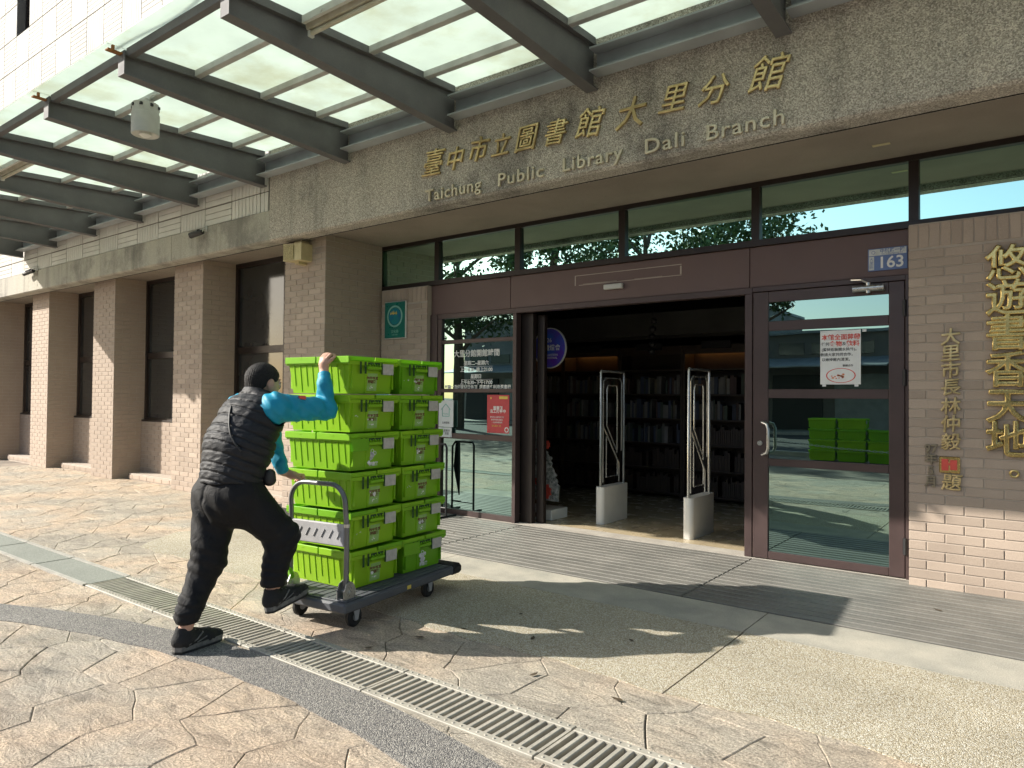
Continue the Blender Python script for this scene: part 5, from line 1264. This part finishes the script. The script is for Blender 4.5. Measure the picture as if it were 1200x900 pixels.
# trousers
F_ = Field((-4.06, 1.90, .08), (-3.38, 2.72, 1.0), .005); c_ = F_.cone
c_((CX, 2.265, .86), (CX, 2.28, .96), .135, .130, .04, 1.30); c_((CX, 2.25, .83), (CX, 2.26, .84), .150, .150, .05, 1.22); c_((CX, 2.25, .76), (CX, 2.25, .78), .10, .10, .06)
c_(HPR, KR, .130, .098, .05); c_(KR, (AR[0], AR[1], AR[2]+.06), .092, .068, .04); c_((AR[0], AR[1], AR[2]+.065), (AR[0], AR[1], AR[2]+.03), .062, .056, .015)
c_(HPL, KL, .130, .094, .05); c_(KL, (AL[0], AL[1]+.012, AL[2]+.085), .088, .068, .04); c_((AL[0], AL[1]+.012, AL[2]+.085), (AL[0], AL[1]+.01, AL[2]+.045), .064, .058, .015)
X, Y, Z = F_.grid()
def near(p, w): return np.exp(-(((X-p[0])**2+(Y-p[1])**2+(Z-p[2])**2)/w**2))
fold = .008*np.sin(Z*95+Y*30+X*20)*near(KL, .11)+.008*np.sin(Z*88-Y*55)*near(KR, .11)+.007*np.sin(Z*130+X*30)*near((AL[0], AL[1], AL[2]+.13), .08)+.007*np.sin(Z*130+Y*20)*near((AR[0], AR[1], AR[2]+.12), .08)
fold += .006*np.sin(Z*60+X*45+Y*35)*near((CX, 2.15, .78), .14)+.0025*np.sin(X*50+Y*40+Z*30)
fold += .006*np.exp(-((X-CX)/.010)**2)*(Y < 2.2)*(Z > .70)*(Z < .93)
F_.D = np.maximum(F_.D+fold.astype(np.float32), (Z-.985).astype(np.float32))
for A_ in (AL, AR):
    F_.D = np.where(((X-A_[0])**2+(Y-A_[1])**2 < .02) & (Z < A_[2]+.10), np.maximum(F_.D, (A_[2]+.045-Z).astype(np.float32)), F_.D)
ob('trousers', F_.mesh('trousers'), 'trouser', man, world=True)
b = MB(); b.box(CX-.06, CX-.02, 2.062, 2.066, .915, .932); 
# shoes
def shoe(name, origin, rz, pitch_, label=None):
    t = empty('shoe', (0, 0, 0)); t.parent = man; t.location = wloc(man, origin); t.rotation_euler = (pitch_, 0, rz); t.scale = (1.08, 1.06, 1.1)
    F_ = Field((-.08, -.06, -.01), (.08, .33, .16), .0032); c_ = F_.cone
    c_((0, .035, .055), (0, .055, .062), .036, .036, .02); c_((0, .04, .06), (0, .055, .105), .040, .040, .02, .92, 1.15); c_((0, .06, .06), (0, .19, .040), .044, .036, .03, 1.12); c_((0, .19, .040), (.004, .255, .032), .042, .030, .02, 1.12)
    c_((0, .12, .07), (0, .18, .055), .030, .024, .02)
    X, Y, Z = F_.grid(); F_.D = np.maximum(F_.D, (.024-Z).astype(np.float32)); F_.D = np.maximum(F_.D, (Z-.118-.25*np.abs(Y-.05)).astype(np.float32))
    cc = np.sqrt((X/.95)**2+((Y-.058)/1.2)**2)-.031; F_.D = np.where(Z > .07, np.maximum(F_.D, -cc.astype(np.float32)), F_.D)
    F_.D += (.0012*np.sin(Y*190+X*60)*(Z < .06)).astype(np.float32)
    ob('upper', F_.mesh('upper'), 'shoe', t)
    prof = []
    for y in np.linspace(0, 1, 15):
        w = .036*(1+.22*sin(pi*min(1, y*1.02))**1.0+.10*math.exp(-((y-.72)/.2)**2)); 
        if y < .1: w *= sqrt(max(.05, 1-(1-y/.1)**2))*.98+.02
        if y > .85: w *= sqrt(max(.03, 1-((y-.85)/.15)**2))
        prof.append((y*.292-.004, w))
    poly = [(w, y) for y, w in prof]+[(-w, y) for y, w in reversed(prof)]
    b = MB(); b.prism(poly, .0, .012); ob('outsole', b, 'rubber', t); b = MB(); b.prism([(x*1.03, y*1.005) for x, y in poly], .0121, .034); ob('midsole', b, 'sole', t)
    b = MB()
    for i in range(4): b.tube([(-.026, .105+i*.024, .098-i*.009), (0, .105+i*.024, .108-i*.010), (.026, .105+i*.024, .098-i*.009)], .0028, 6)
    ob('laces', b, 'sole', t, smooth=True)
    b = MB(); b.tube([(.046, .05, .04), (.046, .10, .055), (.040, .14, .082)], .004, 6); b.tube([(.047, .10, .04), (.045, .16, .055)], .003, 6); ob('trim', b, 'sole', t)
    return t
shoe('rear', (-3.795, 1.995, .006), radians(8), 0); shoe('front', (-3.55, 2.40, .178), radians(3), radians(12))
# sling bag and strap laid on the vest
def on_vest(p, dirv):
    p = np.array(p, float); d = np.array(dirv, float); d /= np.linalg.norm(d); last = None
    for t in np.arange(0, .5, .004):
        q = p+d*t; i = np.round((q-VD.lo)/VD.h).astype(int)
        if (i < 0).any() or (i >= VD.n).any(): continue
        if VD.D[tuple(i)] < .004: return tuple(q-d*.004)
    return tuple(p+d*.2)
pts = []
for t in np.linspace(0, 1, 26):
    x = CX+.02+.185*t; z = 1.435-.27*t; pts.append(on_vest((x, 1.95, z-.10), (0, 1, .12)))
pts = [tuple(np.mean(pts[max(0, i-3):i+4], axis=0)) for i in range(len(pts))]; b = MB(); b.tube(pts, .0055, 8); ob('bag_strap', b, 'black', man, world=True, smooth=True)
F_ = Field((-3.62, 2.30, .80), (-3.36, 2.62, 1.08), .005); F_.cone((-3.57, 2.42, .965), (-3.57, 2.42, .93), .030, .034, .02, .8, 1.2); ob('sling_bag', F_.mesh('sling_bag'), 'black', man, world=True)

# lean the figure a little to the left and away along the sight lines
ANC = [(HD, 1.04), (SR, 1.04), (SLf, 1.04), ((CX, 2.3, 1.1), 1.04), (HPR, 1.04), (HPL, 1.036), (ER, 1.030), (WR, 1.018), (HRc, 1.014), (EL, 1.03), (WL, 1.008), (HLc, 1.0), (KR, 1.03), (AR, 1.03), ((-3.55, 2.60, .23), 1.03), (KL, 1.018), (AL, 1.0), ((-3.82, 2.15, .03), 1.0)]
AP = np.array([a for a, k in ANC]); AK = np.array([k for a, k in ANC]); CAM = np.array((0, 0, H))
def warp(P):
    d = np.linalg.norm(P[:, None, :]-AP[None], axis=-1)+.02; w = d**-3.5; k = (w*AK).sum(1)/w.sum(1); return CAM+(P-CAM)*k[:, None]
seen_ = set()
for o in list(man.children):
    if o.type == 'EMPTY': 
        w0 = np.array([tuple(Vector(o.location)+Vector(man.location))]); o.location = Vector(warp(w0)[0])-Vector(man.location); continue
    me = o.data; n_ = len(me.vertices); a_ = np.zeros(n_*3); me.vertices.foreach_get('co', a_); me.vertices.foreach_set('co', warp(a_.reshape(-1, 3)).ravel()); me.update()

# ------------------------------------------------------------------ street behind the camera, seen in the glass, and added light-blocking trees
def leaf_mesh(name, R_, H_, n, seed):
    rn = np.random.RandomState(seed); cl = []
    for i in range(46):
        a = rn.uniform(0, 2*pi); r_ = R_*rn.uniform(.15, 1)**.6; z = rn.uniform(-.5, .5)*H_; r_ *= sqrt(max(.1, 1-(z/(H_*.6))**2)); cl.append((r_*cos(a), r_*sin(a), z, rn.uniform(.35, .8)))
    V = []; F = []
    for k in range(n):
        c = cl[rn.randint(len(cl))]; p = np.array(c[:3])+rn.normal(0, .42, 3)*c[3]; u = rn.normal(0, 1, 3); u /= np.linalg.norm(u); w = np.cross(u, rn.normal(0, 1, 3)); w /= np.linalg.norm(w); s_ = rn.uniform(.05, .10)
        i = len(V); V += [tuple(p-u*s_), tuple(p+w*s_*.5), tuple(p+u*s_), tuple(p-w*s_*.5)]; F.append((i, i+1, i+2, i+3))
    me = bpy.data.meshes.new(name); me.from_pydata(V, [], F); me.materials.append(MT['leaf']); me.update(); return me
lm = [leaf_mesh('crown', 2.3, 3.6, 7000, 1), leaf_mesh('crown', 2.0, 3.0, 6000, 2)]
def trunk_mesh(h, seed):
    rn = random.Random(seed); b = MB(); b.tube([(0, 0, 0), (.05, .03, h*.35), (-.02, .05, h*.6), (.05, 0, h*.9)], [.20, .15, .11, .04], 10)
    for i in range(7):
        a = i*2.4; z = h*(.4+.07*i); b.tube([(0, 0, z), (.6*cos(a), .6*sin(a), z+.5), (1.4*cos(a), 1.4*sin(a), z+.9+rn.uniform(0, .4))], [.07, .05, .015], 6)
    return fixn(b.mesh('trunk'))
tm = trunk_mesh(5.5, 4); tm.materials.append(MT['bark'])
tl_ = [(-21, -11, 1.5, 'leafy street tree across the road, farthest toward the left end'), (-16.5, -12, 1.55, 'tall leafy street tree across the road, second of the row'), (-12.5, -12.5, 1.5, 'leafy street tree across the road, third of the row'),
    (-9.0, -13.0, 1.35, 'leafy street tree across the road, last of the row by the shops'), (6.8, 1.2, 1.45, 'leafy tree added right of the library front to block sky light'), (7.6, -3.2, 1.6, 'tallest leafy tree added on the right to block sky light'), (7.2, -8.0, 1.4, 'leafy tree added at the right road edge to block sky light')]  # right-hand trees are unseen, added to block sky light from that side
for i, (x, y, s_, lab) in enumerate(tl_):
    t = empty('street_tree', (x, y, -.02), lab, 'tree', 'street trees behind the camera', rot=i*1.3); t.scale = (s_, s_, s_)
    for n_, me, z in (('trunk', tm, 0), ('crown', lm[i % 2], 5.0)):
        o = bpy.data.objects.new(n_, me); COL.objects.link(o); o.parent = t; o.location = (0, 0, z)
shops = [(-25.5, 6, 5.8, 'far left house across the road behind the first tree'), (-19.3, 6, 5.2, 'grey house across the road behind the second tree'), (-13.2, 5.8, 5.6, 'brown tiled house across the road behind the third tree'), (-7.6, 5.2, 4.3, 'low grey shop with a raised metal shutter across the road'), (-2.2, 5.0, 4.9, 'shop with a brown tiled front and a deep metal awning'), (3.0, 5.6, 4.0, 'low shop with two closed roller shutters across the road'), (9, 6, 5.4, 'two storey house at the right end of the shops'), (15.6, 6, 4.4, 'plain grey shop outside the view, rightmost across the road')]
for i, (x, w_, h_, lab) in enumerate(shops):
    t = empty('shop_house', (x, -20, -.03), lab, 'house', 'low houses across the road')
    b = MB(); b.box(x-w_/2, x+w_/2, -26, -20, -.03, h_); ob('wall', b, 'wallfar2' if i % 2 else 'wallfar', t, world=True)
    for k in range(2):
        b = MB(); xa = x-w_/2+.25+k*w_/2; b.box(xa, xa+w_/2-.5, -19.999, -19.93, 0, 2.5)
        for j in range(10): b.box(xa, xa+w_/2-.5, -19.929, -19.91, .1+j*.24, .28+j*.24)
        ob('shutter', b, 'shutter' if (i+k) % 3 else 'black', t, world=True)
    b = MB(); b.add([(x-w_/2, -19.99, 3.2), (x+w_/2, -19.99, 3.2), (x+w_/2, -17.9, 2.75), (x-w_/2, -17.9, 2.75), (x-w_/2, -19.99, 3.25), (x+w_/2, -19.99, 3.25), (x+w_/2, -17.9, 2.8), (x-w_/2, -17.9, 2.8)], [(0,3,2,1),(4,5,6,7),(0,1,5,4),(1,2,6,5),(2,3,7,6),(3,0,4,7)]); ob('awning', b, 'roofmetal', t, world=True)
    for k in range(3):
        xa = x-w_/2+.5+k*(w_-1)/3
        if h_ > 4.2: b = MB(); b.box(xa, xa+(w_-1)/3-.3, -19.999, -19.95, 3.4, 3.9); ob('window', b, 'glassfar', t, world=True)
    b = MB(); b.box(x-w_/2-.1, x+w_/2+.1, -26.1, -19.8, h_+.001, h_+.12); ob('roof', b, 'roofmetal', t, world=True)
kb = MB(); kb.cbox(-60, 30, -6.18, -6.0, -.05, .09, .01); o = ob('kerb', kb, 'curb'); o['kind'] = 'structure'
pv = MB(); pv.box(-60, 60, -26, -17.5, -.05, .08); o = ob('far_pavement', pv, 'curb'); o['kind'] = 'structure'
for i in range(3):  # guessed crate pile, added so it appears as a reflection in the door
    for k in range(4 if i < 2 else 3):
        lab = 'green crate in the pile added to mirror in the door glass, %s, %s layer' % (['left column', 'middle column', 'right column'][i], ['bottom', 'second', 'third', 'top'][k])
        c = empty('crate', (-4.25+i*.64, -5.1, k*PITCH), lab, 'crate', 'green crates added behind the camera for the door reflection', rot=pi/2*0+random.uniform(-.03, .03))
        for n_, me, rz_ in (('tub', CM['tub'], 0), ('slot', CM['slots'], 0), ('grip', CM['grip'], 0), ('tag', CM['tag'], 0), ('lid_flap', CM['lid'], 0), ('lid_flap', CM['lid'], pi)):
            o = bpy.data.objects.new(n_, me); COL.objects.link(o); o.parent = c; o.rotation_euler = (0, 0, rz_)
# sagging chain barrier that mirrors in the lowest door pane
cbm = empty('chain_barrier', (-2, -4.6, 0), 'pale plastic chain hung between two low posts behind the camera', 'barrier')
for x in (-6.2, 1.2):
    b = MB(); b.tube([(x, -4.6, 0), (x, -4.6, .75)], .035, 12); b.tube([(x, -4.6, 0), (x, -4.6, .03)], .14, 16); ob('post', b, 'lamp', cbm, world=True, smooth=True)
b = MB(); N_ = 110
for i in range(N_):
    t = i/(N_-1); x = -6.17+7.34*t; z = .62-.35*(1-(2*t-1)**2); a = i % 2
    p = [(x+.045*cos(q*pi/4), -4.6+(.018*sin(q*pi/4) if a else 0), z+(0 if a else .018*sin(q*pi/4))) for q in range(9)]; b.tube(p, .005, 4, cap=False)
ob('chain', b, 'lamp', cbm, world=True, kind='stuff')

# small dry leaves lying about
lf = MB(); lf.add([(-.03, 0, .002), (-.012, -.012, .004), (.012, -.011, .003), (.032, .002, .008), (.010, .012, .004), (-.014, .011, .003)], [(0, 1, 5), (1, 2, 4, 5), (2, 3, 4)])
lfm = lf.mesh('dry_leaf'); lfm.materials.append(mat('dry_leaf_brown', (.05, .035, .02), (.09, .06, .03), 40, .8))
for i, (x, y, lab) in enumerate(((-2.85, 3.30, 'dry leaf in the trolley shadow at the edge of the aggregate'), (-2.42, 3.42, 'dry leaf in the middle of the trolley shadow'), (-2.95, 3.02, 'dry leaf on the stone beside the trolley shadow edge'), (-1.95, 3.75, 'dry leaf near the lit edge of the crate shadow'),
        (-2.10, 2.98, 'dry leaf on the pinkish stone behind the drain'), (-1.62, 2.98, 'dry leaf on a sunlit stone right of the pinkish one'), (-2.75, 3.75, 'dry leaf in the shadow near the smooth strip'), (-3.05, 2.72, 'dry leaf beside the drain by the near wheel'), (-.60, 5.55, 'dry leaf on the mat under the glass door'), (-4.9, 5.5, 'dry leaf on the mat by the sidelight'))):
    o = bpy.data.objects.new('dry_leaf', lfm); COL.objects.link(o); o.location = (x, y, .006 if y < 4.8 else .013); o.rotation_euler = (0, 0, i*1.9); o.scale = (.8+.12*(i % 3),)*3
    tag(o, lab, 'leaf', 'dry leaves on the paving')
